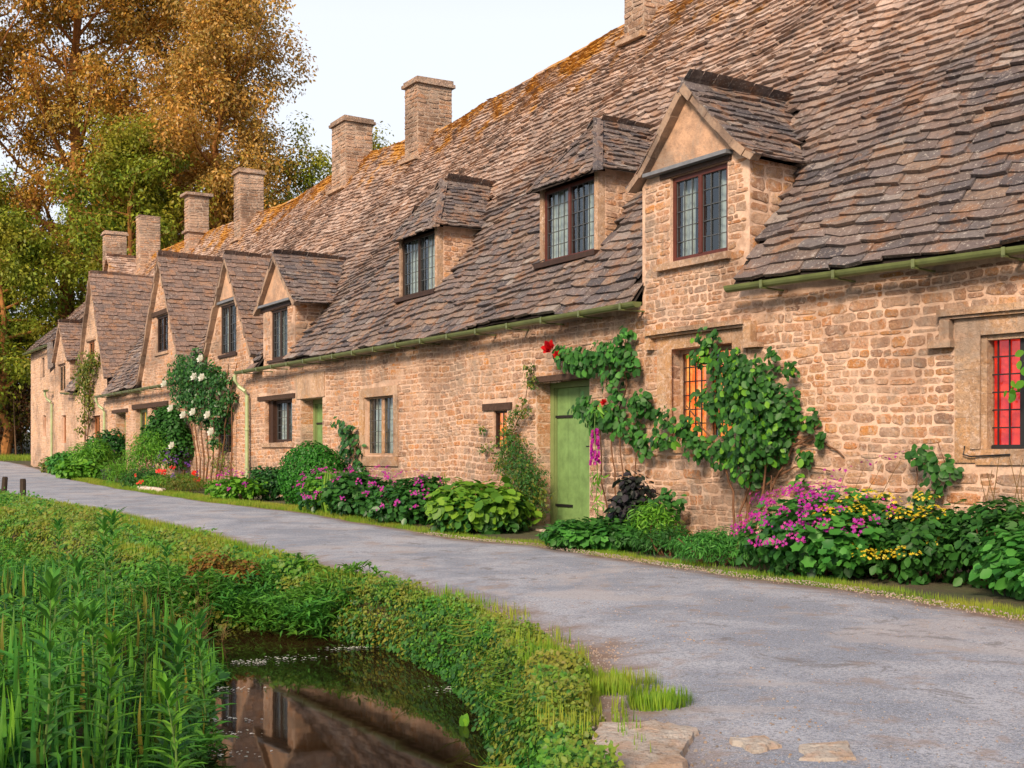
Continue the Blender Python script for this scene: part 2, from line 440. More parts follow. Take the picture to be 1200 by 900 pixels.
def ground(p):
    p = np.asarray(p, float).reshape(-1, 2)
    g = GZ(p[:, 1])
    inc = inside_poly(p, CH)
    dr, dl = seg_dist(p, R_BANK), seg_dist(p, L_BANK)
    right = (dr < dl)
    road = inside_poly(p, ROADPOLY)
    z_r = g + .015 * vnoise(p, 4) - (.50 - .0 * g) * (1 - smooth(dr / .13)) - .0
    # left meadow is lower and swells away from the water
    z_l = g * .8 - .50 + .34 * smooth(dl / .7) + .16 * smooth((dl - .5) / 6) + .04 * vnoise(p, 1.2, 3)
    z = np.where(right, z_r, z_l)
    z = np.where(inc, -.42 + g * .8 - .1 - .35 * smooth(np.minimum(dr, dl) / .35), z)
    z = np.where(road, g - .02, z)
    return z

def gz(x, y): return float(ground([(x, y)])[0])

xs = np.unique(np.concatenate([np.arange(-40, -14, 1.0), np.arange(-14, -5, .25), np.arange(-5, 5, .085), np.arange(5, 14, .5), [-400, -200, -100, -60, 20, 30, 60, 120, 250, 400]]))
ys = np.unique(np.concatenate([np.arange(-8, 2, .5), np.arange(2, 13, .085), np.arange(13, 30, .25), np.arange(30, 76, 1.0), [-300, -100, -40, -15, 90, 120, 180, 300, 600]]))
gx, gy = np.meshgrid(xs, ys)
pts = np.stack([gx.ravel(), gy.ravel()], -1)
gzv = ground(pts)
V = np.column_stack([pts, gzv])
nx, ny = len(xs), len(ys)
ii, jj = np.meshgrid(np.arange(nx - 1), np.arange(ny - 1))
q0 = (jj * nx + ii).ravel()
F = np.column_stack([q0, q0 + 1, q0 + nx + 1, q0 + nx])

def fast_mesh(name, V, F, mat, parent=None, loc=None, smooth=False, attr=None):
    me = bpy.data.meshes.new(name)
    V = np.asarray(V, np.float32)
    if parent is not None: V = V - root_loc(parent).astype(np.float32)
    elif loc is not None: V = V - np.array(loc, np.float32)
    k = F.shape[1]
    me.vertices.add(len(V)); me.vertices.foreach_set('co', V.ravel().astype(np.float32))
    me.loops.add(F.size); me.loops.foreach_set('vertex_index', F.ravel().astype(np.int32))
    me.polygons.add(len(F)); me.polygons.foreach_set('loop_start', np.arange(0, F.size, k, dtype=np.int32))
    me.polygons.foreach_set('loop_total', np.full(len(F), k, np.int32))
    if attr is not None:
        a = me.attributes.new('wear', 'FLOAT', 'POINT'); a.data.foreach_set('value', np.asarray(attr, np.float32))
    me.update(calc_edges=True); me.validate()
    return link_mesh(name, me, mat, parent, loc, smooth)

m, nt, b, N, L = new_mat('soil_and_moss')
tc = N.new('ShaderNodeTexCoord').outputs['Object']
n1 = noise(nt, 1.2, 8, .7, tc); n2 = noise(nt, 25, 6, .7, tc)
c = mixc(nt, maprange(nt, n1.outputs[0], .4, .6), (.055, .075, .018), (.10, .07, .04))
c = mixc(nt, maprange(nt, n2.outputs[0], .4, .7, 0, .6), c, (.04, .028, .018))
L.new(c, b.inputs['Base Color']); b.inputs['Roughness'].default_value = .95; bump(nt, b, n2.outputs[0], .8, .03)
M['soil'] = m
tag(fast_mesh('ground', V, F, M['soil'], smooth=True), kind='structure')

# road sheet
def resample(line, ys_):
    seg = np.r_[0, np.cumsum(np.linalg.norm(np.diff(line, axis=0), axis=1))]
    return np.column_stack([np.interp(ys_, np.linspace(0, 1, len(line)), line[:, 0]), np.interp(ys_, np.linspace(0, 1, len(line)), line[:, 1])])
NA, NB = 420, 40
ua = np.linspace(0, 1, NA)
def by_arc(line, n):
    s = np.r_[0, np.cumsum(np.linalg.norm(np.diff(line, axis=0), axis=1))]
    u = np.linspace(0, 1, n) ** 1.25 * s[-1]
    return np.column_stack([np.interp(u, s, line[:, 0]), np.interp(u, s, line[:, 1])])
near = by_arc(ROAD_NEAR, NA); far = by_arc(ROAD_FAR, NA)
near[:, 0] += .05 * np.sin(near[:, 1] * 3.1) + .03 * np.sin(near[:, 1] * 7.7)
far[:, 0] += .05 * np.sin(far[:, 1] * 2.3) + .03 * np.sin(far[:, 1] * 6.1)
w = np.linspace(0, 1, NB) 
w = .5 - .5 * np.cos(w * math.pi)
RP = near[:, None, :] * (1 - w)[None, :, None] + far[:, None, :] * w[None, :, None]
width = np.linalg.norm(far - near, axis=1)
edge = np.minimum(w, 1 - w)[None, :] * width[:, None]
rz = GZ(RP[..., 1]) + .004 + .035 * smooth(edge / .8)
RV = np.concatenate([RP, rz[..., None]], -1).reshape(-1, 3)
ii, jj = np.meshgrid(np.arange(NB - 1), np.arange(NA - 1)); q0 = (jj * NB + ii).ravel()
RF = np.column_stack([q0, q0 + 1, q0 + NB + 1, q0 + NB])
m, nt, b, N, L = new_mat('worn_asphalt')
tc = N.new('ShaderNodeTexCoord').outputs['Object']
a = N.new('ShaderNodeAttribute'); a.attribute_name = 'wear'
n1 = noise(nt, .9, 8, .65, tc, .5); n2 = noise(nt, 60, 6, .75, tc); n3 = noise(nt, 3.2, 8, .7, tc, .3); n4 = noise(nt, 160, 2, .5, tc)
c = mixc(nt, maprange(nt, n1.outputs[0], .42, .58), (.215, .245, .31), (.375, .395, .455))
c = mixc(nt, maprange(nt, n2.outputs[0], .47, .58, 0, .8), c, (.13, .14, .165))
c = mixc(nt, maprange(nt, n4.outputs[0], .56, .66, 0, .8), c, (.58, .56, .55))
c = mixc(nt, maprange(nt, n3.outputs[0], .55, .64, 0, .6), c, (.26, .19, .15))
n5 = noise(nt, .45, 9, .7, tc, 1.2)
c = mixc(nt, maprange(nt, n5.outputs[0], .53, .58, 0, .45), c, (.40, .36, .35))
n6 = noise(nt, 2.0, 9, .8, tc, 1.0)
c = mixc(nt, maprange(nt, n6.outputs[0], .57, .60, 0, .55), c, (.12, .105, .10))
ad = N.new('ShaderNodeMath'); ad.operation = 'ADD'
L.new(a.outputs['Fac'], ad.inputs[0]); L.new(maprange(nt, n3.outputs[0], .3, .7, -.35, .35), ad.inputs[1])
c = mixc(nt, maprange(nt, ad.outputs[0], .02, .55, 1, 0), c, (.20, .135, .10))
L.new(c, b.inputs['Base Color']); b.inputs['Roughness'].default_value = .85
ad2 = N.new('ShaderNodeMath'); ad2.operation = 'ADD'; L.new(n2.outputs[0], ad2.inputs[0]); L.new(n4.outputs[0], ad2.inputs[1])
bump(nt, b, ad2.outputs[0], .6, .012)
M['road'] = m
tag(fast_mesh('road', RV, RF, M['road'], smooth=True, attr=edge.ravel()), kind='structure')

# water
m, nt, b, N, L = new_mat('dark_stream_water')
tc = N.new('ShaderNodeTexCoord').outputs['Object']
n1 = noise(nt, 1.6, 3, .5, tc); n2 = noise(nt, .8, 6, .6, tc)
c = mixc(nt, maprange(nt, n2.outputs[0], .4, .65), (.010, .006, .003), (.028, .015, .006))
L.new(c, b.inputs['Base Color']); b.inputs['Roughness'].default_value = .03; b.inputs['IOR'].default_value = 1.33
b.inputs['Specular IOR Level'].default_value = .5
bump(nt, b, n1.outputs[0], .05, .02)
M['water'] = m
wr = by_arc(R_BANK, 160); wl = by_arc(L_BANK, 160)
wr[:, 0] += .25; wl[:, 0] -= .3
k = np.linspace(0, 1, 6)
WP = wr[:, None, :] * (1 - k)[None, :, None] + wl[:, None, :] * k[None, :, None]
wz = -.42 + GZ(WP[..., 1]) * .8
WV = np.concatenate([WP, wz[..., None]], -1).reshape(-1, 3)
ii, jj = np.meshgrid(np.arange(5), np.arange(159)); q0 = (jj * 6 + ii).ravel()
tag(fast_mesh('water', WV, np.column_stack([q0, q0 + 1, q0 + 7, q0 + 6]), M['water'], smooth=True), kind='structure')

# ------------------------------------------------------------------ facade profile
EAVE_T = [-16, 29.5, 31, 35.3, 35.5, 45]
EAVE_Z = [3.02, 3.02, 3.3, 3.5, 5.35, 5.35]
RIDGE_T = [-16, 4, 7.5, 10.3, 14.4, 17, 20, 22.5, 27.7, 34, 41]
RIDGE_Z = [8.85, 8.86, 8.72, 8.58, 8.84, 8.78, 8.62, 8.68, 8.95, 9.15, 9.35]
T_END, T_START = 40.6, -11.5
def eave(t): return np.interp(t, EAVE_T, EAVE_Z)
def ridge(t): return np.interp(t, RIDGE_T, RIDGE_Z)
D0, D1 = -.22, 3.8
SLEN = 7.1
def roofz(t, d):
    f = (np.asarray(d) - D0) / (D1 - D0)
    return eave(t) + (ridge(t) - eave(t)) * f - .12 * np.sin(np.clip(f, 0, 1) * math.pi)
def main_map(u, v, c):
    v = np.minimum(v, SLEN); f = v / SLEN
    d = D0 + (D1 - D0) * f
    z = roofz(u, d) + .03 * np.sin(u * 1.4 + v * 1.1) + .02 * np.sin(u * .9 - v * 2.7) + .012 * np.sin(u * 4.3 + v * 2.1)
    return np.stack([u, d - c * .82, z + c * .57], -1)

# gables: name, centre t, half width, foot z, apex z
GABLES = dict(
    g1=(34.1, 1.45, 4.55, 6.05), g2=(28.95, 2.15, 3.65, 7.25), g3=(20.35, 2.3, 3.2, 6.62),
    g4=(14.5, 1.85, 3.4, 5.86), g5=(11.2, 1.22, 4.25, 5.42), g6=(-2.52, 1.05, 4.45, 5.53))
WALLG = dict(g1=(1.35,), g2=(2.05,), g3=(2.2,), g4=(1.7,), g5=(.95,), g6=(.95,))
def gable_z(t, g):
    c, hw, zf, za = GABLES[g]
    return za - np.abs(np.asarray(t, float) - c) * (za - zf) / hw
HIPS = dict(d2=(5.40, .86, 4.98, 6.0), d3=(.68, .86, 5.0, 5.97))   # centre, half width, eave z, ridge z
HF = .40                                                          # how far back their fronts stand

def dormer_cull(t, d, z, m=0.0):
    """True where the main roof is inside or under a dormer"""
    for g, (c, hw, zf, za) in GABLES.items():
        lim = hw if g in ('g1', 'g2', 'g3', 'g4') else WALLG[g][0]
        if abs(t - c) < lim - m and d > -.5 and z < gable_z(t, g) - .02 - m: return True
    for g, (c, hw, ze, zr) in HIPS.items():
        if abs(t - c) < hw - .10 - m and d > HF - .02 + m and z < ze + (zr - ze) * (1 - abs(t - c) / hw) - m: return True
    return False

def tile_add(mb, M_, u, v, w, e, th, wear, jit=1.0):
    g = .004
    j = lambda s: random.uniform(-s, s) * jit
    L_ = e * 1.75
    rot = j(.05)
    ub = [u + g, u + w * (.5 + j(.08)), u + w - g]
    vb = [v + j(.018) + .008, v - .010 + j(.016), v + j(.018) + .008]
    vb = [a + rot * (x - u) for a, x in zip(vb, ub)]
    cb = th * 1.6 + j(.012)
    P_ = [(ub[i], vb[i], cb + j(.003)) for i in range(3)]
    P_ += [(ub[i], v + L_, th * .15) for i in range(3)]
    P_ += [(ub[i], vb[i] + .004, cb - th - random.uniform(0, .006)) for i in range(3)]
    a = np.array(P_)
    mb.add(M_(a[:, 0], a[:, 1], a[:, 2]), [(0, 1, 4, 3), (1, 2, 5, 4), (6, 7, 1, 0), (7, 8, 2, 1), (6, 0, 3), (2, 8, 5)], wear)

def tile_patch(mb, M_, u0, u1, v1, e0, w0, inside, th=.03, e1=None, w1=None, wear=lambda u, v: .1, pick=None, v0=0.0):
    e1 = e1 or e0; w1 = w1 or w0
    v = v0; r = 0
    while v < v1:
        f = v / v1
        e = e0 + (e1 - e0) * f; wm = w0 + (w1 - w0) * f
        u = u0 - random.uniform(0, wm)
        while u < u1:
            w = wm * random.uniform(.62, 1.45)
            cu = u + w / 2
            if inside(cu, v + e * .5, w):
                uu, ww = max(u, u0), min(u + w, u1) - max(u, u0)
                if ww > .05:
                    tile_add(pick(cu) if pick else mb, M_, uu, v + .022 * math.sin(u * .8 + r * .13) + .012 * math.sin(u * 1.9 + r), ww, e, th * random.uniform(.75, 1.3), wear(cu, v))
            u += w
        v += e; r += 1

def stone_face(mb, M_, u0, u1, z0, z1, holes=(), inside=None, hs=(.06, .13), ws=(.11, .34), prot=(.001, .013), gap=.0065, pick=None):
    """coursed rubble laid over a mortar face. M_(u, v, c) maps to facade coordinates"""
    z = z0
    while z < z1 - .02:
        h = random.uniform(*hs)
        if z + h > z1: h = z1 - z
        zc0, zc1 = z, z + h
        iv = [(u0, u1)]
        for (a, b_, c0, c1) in holes:
            if c0 < zc1 - .02 and c1 > zc0 + .02:
                nv = []
                for (p, q) in iv:
                    if b_ <= p or a >= q: nv.append((p, q)); continue
                    if a > p: nv.append((p, a))
                    if b_ < q: nv.append((b_, q))
                iv = nv
        for (p, q) in iv:
            u = p
            while u < q - .03:
                w = random.uniform(*ws) * (1.2 if h > .12 else .9)
                if q - (u + w) < .09: w = q - u
                split = random.random() < .12 and h > .11
                for (s0, s1) in (((0, .5), (.5, 1)) if split else ((0, 1),)):
                    a0, a1 = u, u + w
                    b0, b1 = zc0 + h * s0, zc0 + h * s1
                    cu, cv = (a0 + a1) / 2, (b0 + b1) / 2
                    if inside is None or inside(cu, cv, w, b1 - b0):
                        wv = .022 * math.sin(cu * 1.7 + z * 2) + .014 * math.sin(cu * 4.1 + z * 1.1)
                        hw_, hh = w / 2 - gap * random.uniform(.4, 1.2), (b1 - b0) / 2 - gap * random.uniform(.4, 1.1)
                        if hw_ > .015 and hh > .01:
                            pr = random.uniform(*prot)
                            k = random.uniform(.62, .86)
                            ring = [(-1, -k * .75), (-k, -1), (0, -1), (k, -1), (1, -k * .75), (1, k * .75), (k, 1), (0, 1), (-k, 1), (-1, k * .75)]
                            sk = random.uniform(-.14, .14)
                            o = [(cu + x * hw_ * random.uniform(.86, 1.05) , cv + wv + y * hh * random.uniform(.74, 1.08) + x * hh * sk, -.012) for x, y in ring]
                            mid = [(cu + (x - cu) * .985, cv + wv + (y - cv - wv) * .965, pr * .55) for x, y, _ in o]
                            n_ = [(cu + (x - cu) * .88, cv + wv + (y - cv - wv) * .80, pr + random.uniform(-.45, .45) * pr) for x, y, _ in o]
                            a = np.array(o + mid + n_)
                            f = []
                            for i in range(10):
                                j = (i + 1) % 10
                                f += [(i, j, 10 + j, 10 + i), (10 + i, 10 + j, 20 + j, 20 + i)]
                            f.append(tuple(range(20, 30)))
                            (pick(cu) if pick else mb).add(M_(a[:, 0], a[:, 1], a[:, 2]), f)
                u += w
        z += h

# ------------------------------------------------------------------ the cottages
BOUND = [-11.5, -1.62, 7.7, 13.3, 18.0, 26.6, 31.8, T_END]
LAB = [('stone cottage with the red lit window and a big gabled dormer, nearest the camera', 'near_cottage'),
       ('stone cottage with the tall sage green door and two hipped roof dormers', ''),
       ('stone cottage with a small gabled dormer behind the round clipped bush', ''),
       ('narrow gabled stone cottage with the white climbing rose on its wall', ''),
       ('gabled stone cottage with the recessed green doorway left of the white rose', ''),
       ('stone cottage with the broad brown gable roof above the ferny green bush', ''),
       ('pale two storey end cottage at the far left where the lane bends', '')]
COTT = []
for i, (lb, _) in enumerate(LAB):
    tm = (BOUND[i] + BOUND[i + 1]) / 2
    p = FP([tm, 1.8, 0]); 
    COTT.append(thing('stone_cottage', lb, 'cottage', (p[0], p[1], wall_base(tm)), 'row of stone cottages'))
def which(t):
    for i in range(7):
        if t < BOUND[i + 1]: return i
    return 6

# openings: t0, t1, z0, z1, depth
OPEN = dict(
    red_window=(-7.50, -6.20, 1.18, 2.26, .16), climber_window=(-3.22, -2.13, 1.28, 2.40, .22),
    slit=(1.70, 2.10, 1.20, 1.78, .12), main_door=(-.42, .90, -.2, 2.16, .30), mullion_window=(5.50, 6.74, 1.10, 2.16, .13),
    left_door=(8.76, 9.94, -.2, 2.25, .34), timber_window=(10.40, 12.08, 1.36, 2.30, .22),
    rose_window=(14.25, 15.6, 1.15, 2.15, .18), wide_window=(19.9, 21.5, 1.2, 2.45, .2), tall_window=(21.9, 23.3, 1.1, 2.45, .2),
    far_door=(24.45, 25.75, -.2, 2.40, .35), brown_window=(27.9, 29.1, 1.55, 2.4, .15), end_low=(33.4, 34.2, 1.5, 2.55, .15), end_slit=(37.3, 37.95, 1.8, 2.65, .15),
    g6w=(-3.13, -2.12, 3.46, 4.50, .14), g5w=(10.67, 11.7, 3.17, 4.27, .14), g4w=(13.98, 15.15, 3.52, 4.72, .12),
    g3w=(19.75, 20.95, 3.98, 5.02, .14), g2w=(28.7, 29.6, 4.15, 4.98, .12), g1w=(33.5, 34.75, 3.42, 4.5, .12), end_up=(37.6, 38.2, 4.2, 5.0, .12))

WT = dict(WALLG)
def wall_top(t):
    z = float(eave(t)) - .02
    for g, (hw,) in WALLG.items():
        if abs(t - GABLES[g][0]) <= hw: z = max(z, float(gable_z(t, g)) - .07)
    return z

def wmap(u, v, c): return np.stack([u, -c, v], -1)
holes_all = [(a, b_, c0, c1) for (a, b_, c0, c1, _) in OPEN.values()]
PLASTER = dict(g6=4.60, g5=4.40, g4=4.86)        # rendered triangle above this height
HEADS = []                                        # dressed areas the rubble leaves free

def free_hole(a, b_, c0, c1): HEADS.append((a, b_, c0, c1))
free_hole(-7.72, -5.97, 1.03, 2.44)      # red window surround
free_hole(-3.45, -1.88, 1.14, 2.56)
free_hole(5.38, 6.95, .92, 2.34)
free_hole(10.2, 12.45, 2.29, 2.41)
free_hole(1.5, 2.4, 1.77, 1.91)
free_hole(8.6, 10.15, 2.25, 2.78)
free_hole(24.1, 26.2, 2.40, 2.52)
free_hole(19.6, 23.6, 2.45, 2.6)

for i in range(7):
    a, b_ = BOUND[i], BOUND[i + 1]
    mb = MB()
    ts = {a, b_}
    for h in holes_all:
        for x in h[:2]:
            if a < x < b_: ts.add(x)
    for g, (hw,) in WALLG.items():
        c0 = GABLES[g][0]
        for x in (c0 - hw, c0 - hw + 1e-4, c0, c0 + hw - 1e-4, c0 + hw):
            if a < x < b_: ts.add(x)
    for x in np.arange(a, b_, .4): ts.add(float(x))
    ts = sorted(ts)
    zl = sorted({-.4, 9.0} | {h[2] for h in holes_all} | {h[3] for h in holes_all} | {3.0})
    for ta, tb in zip(ts[:-1], ts[1:]):
        if tb - ta < 2e-4: continue
        za, zb = wall_top(ta + 1e-5), wall_top(tb - 1e-5)
        tm = (ta + tb) / 2
        for z0, z1 in zip(zl[:-1], zl[1:]):
            zm = (z0 + z1) / 2
            if any(h[0] < tm < h[1] and h[2] < zm < h[3] for h in holes_all): continue
            c = [(ta, 0, min(z0, za)), (tb, 0, min(z0, zb)), (tb, 0, min(z1, zb)), (ta, 0, min(z1, za))]
            if c[2][2] - c[1][2] < 1e-4 and c[3][2] - c[0][2] < 1e-4: continue
            mb.add(c, [(0, 1, 2, 3)])
    for (t0, t1, z0, z1, dp) in OPEN.values():
        if not (a <= t0 < b_): continue
        dp += .06
        mb.add([(t0, 0, z0), (t0, dp, z0), (t0, dp, z1), (t0, 0, z1)], [(0, 1, 2, 3)])
        mb.add([(t1, 0, z0), (t1, dp, z0), (t1, dp, z1), (t1, 0, z1)], [(0, 1, 2, 3)])
        mb.add([(t0, 0, z1), (t1, 0, z1), (t1, dp, z1), (t0, dp, z1)], [(0, 1, 2, 3)])
        mb.add([(t0, 0, z0), (t1, 0, z0), (t1, dp, z0), (t0, dp, z0)], [(0, 1, 2, 3)])
    # back and end walls
    bw = MB(); bw.box(a + .002, b_ - .002, 7.4, 7.6, -.4, 3.0); bw.build('back_wall', M['mortar'], COTT[i])
    for x, on in ((a, i == 0), (b_, i == 6)):
        if on:
            ez = float(eave(x)); rz_ = float(ridge(x))
            s = .2 if i == 0 else -.2
            v = [(x + q, d, z) for q in (0, s) for d, z in ((0.002, -.4), (7.4, -.4), (7.6, ez - .1), (3.8, rz_ - .12), (0.002, ez))]
            mb.add(v, [(0, 1, 2, 3, 4), (9, 8, 7, 6, 5), (0, 4, 9, 5), (4, 3, 8, 9), (3, 2, 7, 8)])
    mb.build('wall', M['mortar'], COTT[i])
    # the stones
    sb = MB()
    def ins(cu, cv, w, h):
        for q in (cu - w / 2, cu + w / 2):
            if cv + h / 2 > wall_top(min(max(q, a), b_)) + .0: return False
        for g, zp in PLASTER.items():
            if abs(cu - GABLES[g][0]) < WALLG[g][0] and cv > zp - .08: return False
        return True
    mt = max(wall_top(x) for x in np.arange(a, b_, .05))
    zb0 = min(wall_base(a), wall_base(b_)) - .08
    big = i < 3
    stone_face(sb, wmap, a, b_, zb0, mt, holes_all + HEADS, ins, hs=(.04, .14) if big else (.06, .12), ws=(.07, .33) if big else (.10, .32))
    # jamb stones turning into the reveals
    for (t0, t1, z0, z1, dp) in OPEN.values():
        if not (a <= t0 < b_) or dp < .19: continue
        for tt, s in ((t0, 1), (t1, -1)):
            def rm(u, v, c, tt=tt, s=s): return np.stack([tt + s * c, u, v], -1)
            stone_face(sb, rm, .005, dp, max(z0, .0), z1, hs=(.09, .2), ws=(.3, .5), prot=(.002, .008))
    sb.build('stonework', M['stone'] if i < 5 else M['stone_far'], COTT[i])

# roof tiles of the long slope, each given to the cottage under it
RT = [MB() for _ in range(7)]
def main_inside(u, v, w):
    p = main_map(np.array([u - w * .1, u + w * .1]), np.array([v, v]), np.array([0, 0]))
    if not (T_START - .2 < u < T_END + .15): return False
    return not any(dormer_cull(q[0], q[1], q[2]) for q in p)
tile_patch(None, main_map, T_START - .2, T_END + .15, SLEN, .155, .33, main_inside, th=.040, e1=.088, w1=.20,
           wear=lambda u, v: .02 + .96 * v / SLEN, pick=lambda u: RT[which(u)])
# the back slope
def back_map(u, v, c):
    p = main_map(u, v, c); p[..., 1] = 7.6 - p[..., 1]; return p
tile_patch(None, back_map, T_START - .2, T_END + .15, SLEN, .40, .8, lambda u, v, w: True, th=.05, wear=lambda u, v: .5, pick=lambda u: RT[which(u)])
for i in range(7):
    mb = RT[i]
    # ridge stones
    u = BOUND[i]
    while u < BOUND[i + 1]:
        w = min(random.uniform(.4, .6), BOUND[i + 1] - u)
        if w < .1: break
        z = float(ridge(u + w / 2)) + random.uniform(-.01, .015)
        c = [(u + .005, 3.8 - .09, z - .05), (u + .005, 3.8, z + .05), (u + .005, 3.89, z - .05), (u + w, 3.71, z - .05), (u + w, 3.8, z + .045), (u + w, 3.89, z - .05)]
        mb.add(c, [(0, 1, 4, 3), (1, 2, 5, 4), (0, 2, 1), (3, 4, 5), (0, 3, 5, 2)], .97)
        u += w
    roof_o = mb.build('roof', M['tiles'], COTT[i])
    COTT[i]['_r'] = 0
    del COTT[i]['_r']
    # sheet under the tiles
    ub = MB()
    us = np.arange(BOUND[i], BOUND[i + 1] + 1e-6, .125 if False else (BOUND[i + 1] - BOUND[i]) / round((BOUND[i + 1] - BOUND[i]) / .15))
    vs = np.arange(0, SLEN + .01, SLEN / 47)
    for k in range(len(us) - 1):
        for l in range(len(vs) - 1):
            p = main_map(np.array([us[k], us[k + 1], us[k + 1], us[k]]), np.array([vs[l], vs[l], vs[l + 1], vs[l + 1]]), np.array([-.02] * 4))
            cc = p.mean(0)
            if dormer_cull(cc[0], cc[1], cc[2], .10): continue
            ub.add(p, [(0, 1, 2, 3)])
    p = back_map(np.array([us[0], us[-1], us[-1], us[0]]), np.array([0, 0, SLEN, SLEN]), np.array([-.05] * 4))
    for k in range(0, len(us) - 1):
        p = back_map(np.array([us[k], us[k + 1], us[k + 1], us[k]]), np.array([0, 0, SLEN, SLEN]), np.array([-.08] * 4))
        ub.add(p, [(0, 1, 2, 3)])
    ub.build('roof_underlay', M['underlay'], roof_o)

# ---- windows
def window(parent, t0, t1, z0, z1, d, frame='timber', lights=2, cols=3, rows=4, cloth='white_cloth', fw=.05, open_=.35, bars='lead', depth=.35, mull=None, label=None, back=.13):
    w = MB()
    e = .004
    w.box(t0 + e, t0 + fw, d, d + .06, z0 + e, z1 - e); w.box(t1 - fw, t1 - e, d, d + .06, z0 + e, z1 - e)
    w.box(t0 + fw, t1 - fw, d, d + .06, z0 + e, z0 + fw); w.box(t0 + fw, t1 - fw, d, d + .06, z1 - fw, z1 - e)
    ext = []
    mw = mull or .045
    W_ = (t1 - t0 - 2 * fw - (lights - 1) * mw) / lights
    for k in range(lights):
        x0 = t0 + fw + k * (W_ + mw); ext.append((x0, x0 + W_))
        if k: w.box(x0 - mw, x0, d - .004, d + .058, z0 + fw, z1 - fw)
    wo = w.build('window', M[frame], parent)
    if label: wo['label'] = label
    for (x0, x1) in ext:
        zz0, zz1 = z0 + fw, z1 - fw
        gp_ = MB(); ld = MB()
        cw, rh = (x1 - x0) / cols, (zz1 - zz0) / rows
        for i in range(cols):
            for j in range(rows):
                k1, k2 = random.uniform(-.004, .004), random.uniform(-.004, .004)
                a0, b0 = x0 + i * cw, zz0 + j * rh
                gp_.add([(a0, d + .035 + k1, b0), (a0 + cw, d + .035 - k1, b0), (a0 + cw, d + .035 - k1 + k2, b0 + rh), (a0, d + .035 + k1 + k2, b0 + rh)], [(0, 1, 2, 3)])
        lw = .0065 if bars == 'iron' else .0048
        for i in range(cols + 1):
            ld.box(x0 + i * cw - lw, x0 + i * cw + lw, d + .016, d + .03, zz0, zz1)
        for j in range(rows + 1):
            ld.box(x0, x1, d + .018, d + .029, zz0 + j * rh - lw, zz0 + j * rh + lw)
        gp_.build('pane', M['glass'], wo)
        ld.build('leading', M[bars], wo)
    # curtains and the room behind
    def cloth_strip(x0, x1, dd):
        c = MB(); n = max(8, int((x1 - x0) / .02)); v = []
        for k in range(n + 1):
            x = x0 + (x1 - x0) * k / n
            y = dd + .02 * math.sin(k * 1.1 + x * 3) + .008 * math.sin(k * 2.7)
            v += [(x, y, z0 + .01), (x, y + .01, z1 - .01)]
        c.add(v, [(2 * k, 2 * k + 2, 2 * k + 3, 2 * k + 1) for k in range(n)])
        c.build('curtain', M[cloth], wo, smooth=True)
    if cloth:
        if open_ <= 0: cloth_strip(t0 + .03, t1 - .03, d + back)
        else:
            s = (t1 - t0) * (1 - open_) / 2
            cloth_strip(t0 + .02, t0 + s, d + back); cloth_strip(t1 - s, t1 - .02, d + back + .01)
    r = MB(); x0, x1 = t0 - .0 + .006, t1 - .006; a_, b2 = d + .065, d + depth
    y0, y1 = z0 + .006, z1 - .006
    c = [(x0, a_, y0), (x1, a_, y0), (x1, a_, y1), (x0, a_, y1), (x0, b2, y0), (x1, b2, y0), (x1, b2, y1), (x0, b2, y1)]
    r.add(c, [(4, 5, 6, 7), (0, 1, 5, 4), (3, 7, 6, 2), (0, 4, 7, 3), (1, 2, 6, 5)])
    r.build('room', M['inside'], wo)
    return wo

O = OPEN
def op(n): t0, t1, z0, z1, dp = O[n]; return t0, t1, z0, z1, dp
# near cottage: red window
t0, t1, z0, z1, dp = op('red_window')
w1 = window(COTT[0], t0, t1, z0, z1, dp - .06, 'iron', 3, 3, 6, 'red_curtain', .035, 0, 'iron', .9, .11, 'black iron casement window glowing red from inside')
sb = MB()   # moulded stone surround and hood
for (a, b_, c0, c1, f0) in ((t0 - .20, t0, z0 - .13, z1 + .17, 0), (t1, t1 + .22, z0 - .13, z1 + .17, 0)):
    sb.blocks(a, b_, -.022, .10, c0, c1)
sb.blocks(t0, t1, -.024, .10, z1 + .0, z1 + .168); sb.blocks(t0 - .002, t1 + .002, -.03, .14, z0 - .15, z0 - .0)
for q, dd in ((.045, .035), (.085, .07)):
    sb.blocks(t0 - .0, t0 + .05 * (2 - q * 20) if False else t0 + .03, dd, .3, z0, z1); 
sb.blocks(t1 - .09, t1 - .002, .02, .16, z0 + .002, z1 - .002); sb.blocks(t0 + .03, t1 - .09, .03, .13, z1 - .05, z1 - .003)
sb.blocks(t1 - .05, t1 + .05, -.04, -.023, z0, z1 + .05)
sb.build('window_surround', M['jamb'], COTT[0])
hb = MB()
hb.blocks(t0 - .3, t1 + .36, -.11, -.001, z1 + .20, z1 + .27); hb.blocks(t0 - .3, t1 + .34, -.075, -.001, z1 + .17, z1 + .199)
hb.blocks(t1 + .24, t1 + .345, -.09, -.001, z1 - .02, z1 + .169); hb.blocks(t1 + .22, t1 + .46, -.10, -.002, z1 - .10, z1 - .021)
hb.build('hood_mould', M['jamb'], COTT[0])
ir = MB()
for zz in (z0 + .18, z1 - .2):
    hg = MB(); hg.box(t1 - .05, t1 + .01, dp - .10, dp - .07, zz - .03, zz + .03); hg.build('hinge', M['iron'], w1)
ir.tube([(t1 + .10, -.05, z0 + .03), (t1 + .11, -.06, z0 - .05), (t1 + .04, -.06, z0 - .07), (t1 - .35, -.05, z0 - .05)], .008, 6)
ir.build('window_stay', M['iron'], COTT[0])
lamp = MB()
cx, cz, cd = -6.62, 1.32, dp + .02 + .12
prof = [(.015, 0), (.07, .01), (.02, .04), (.012, .2), (.09, .2), (.055, .36)]
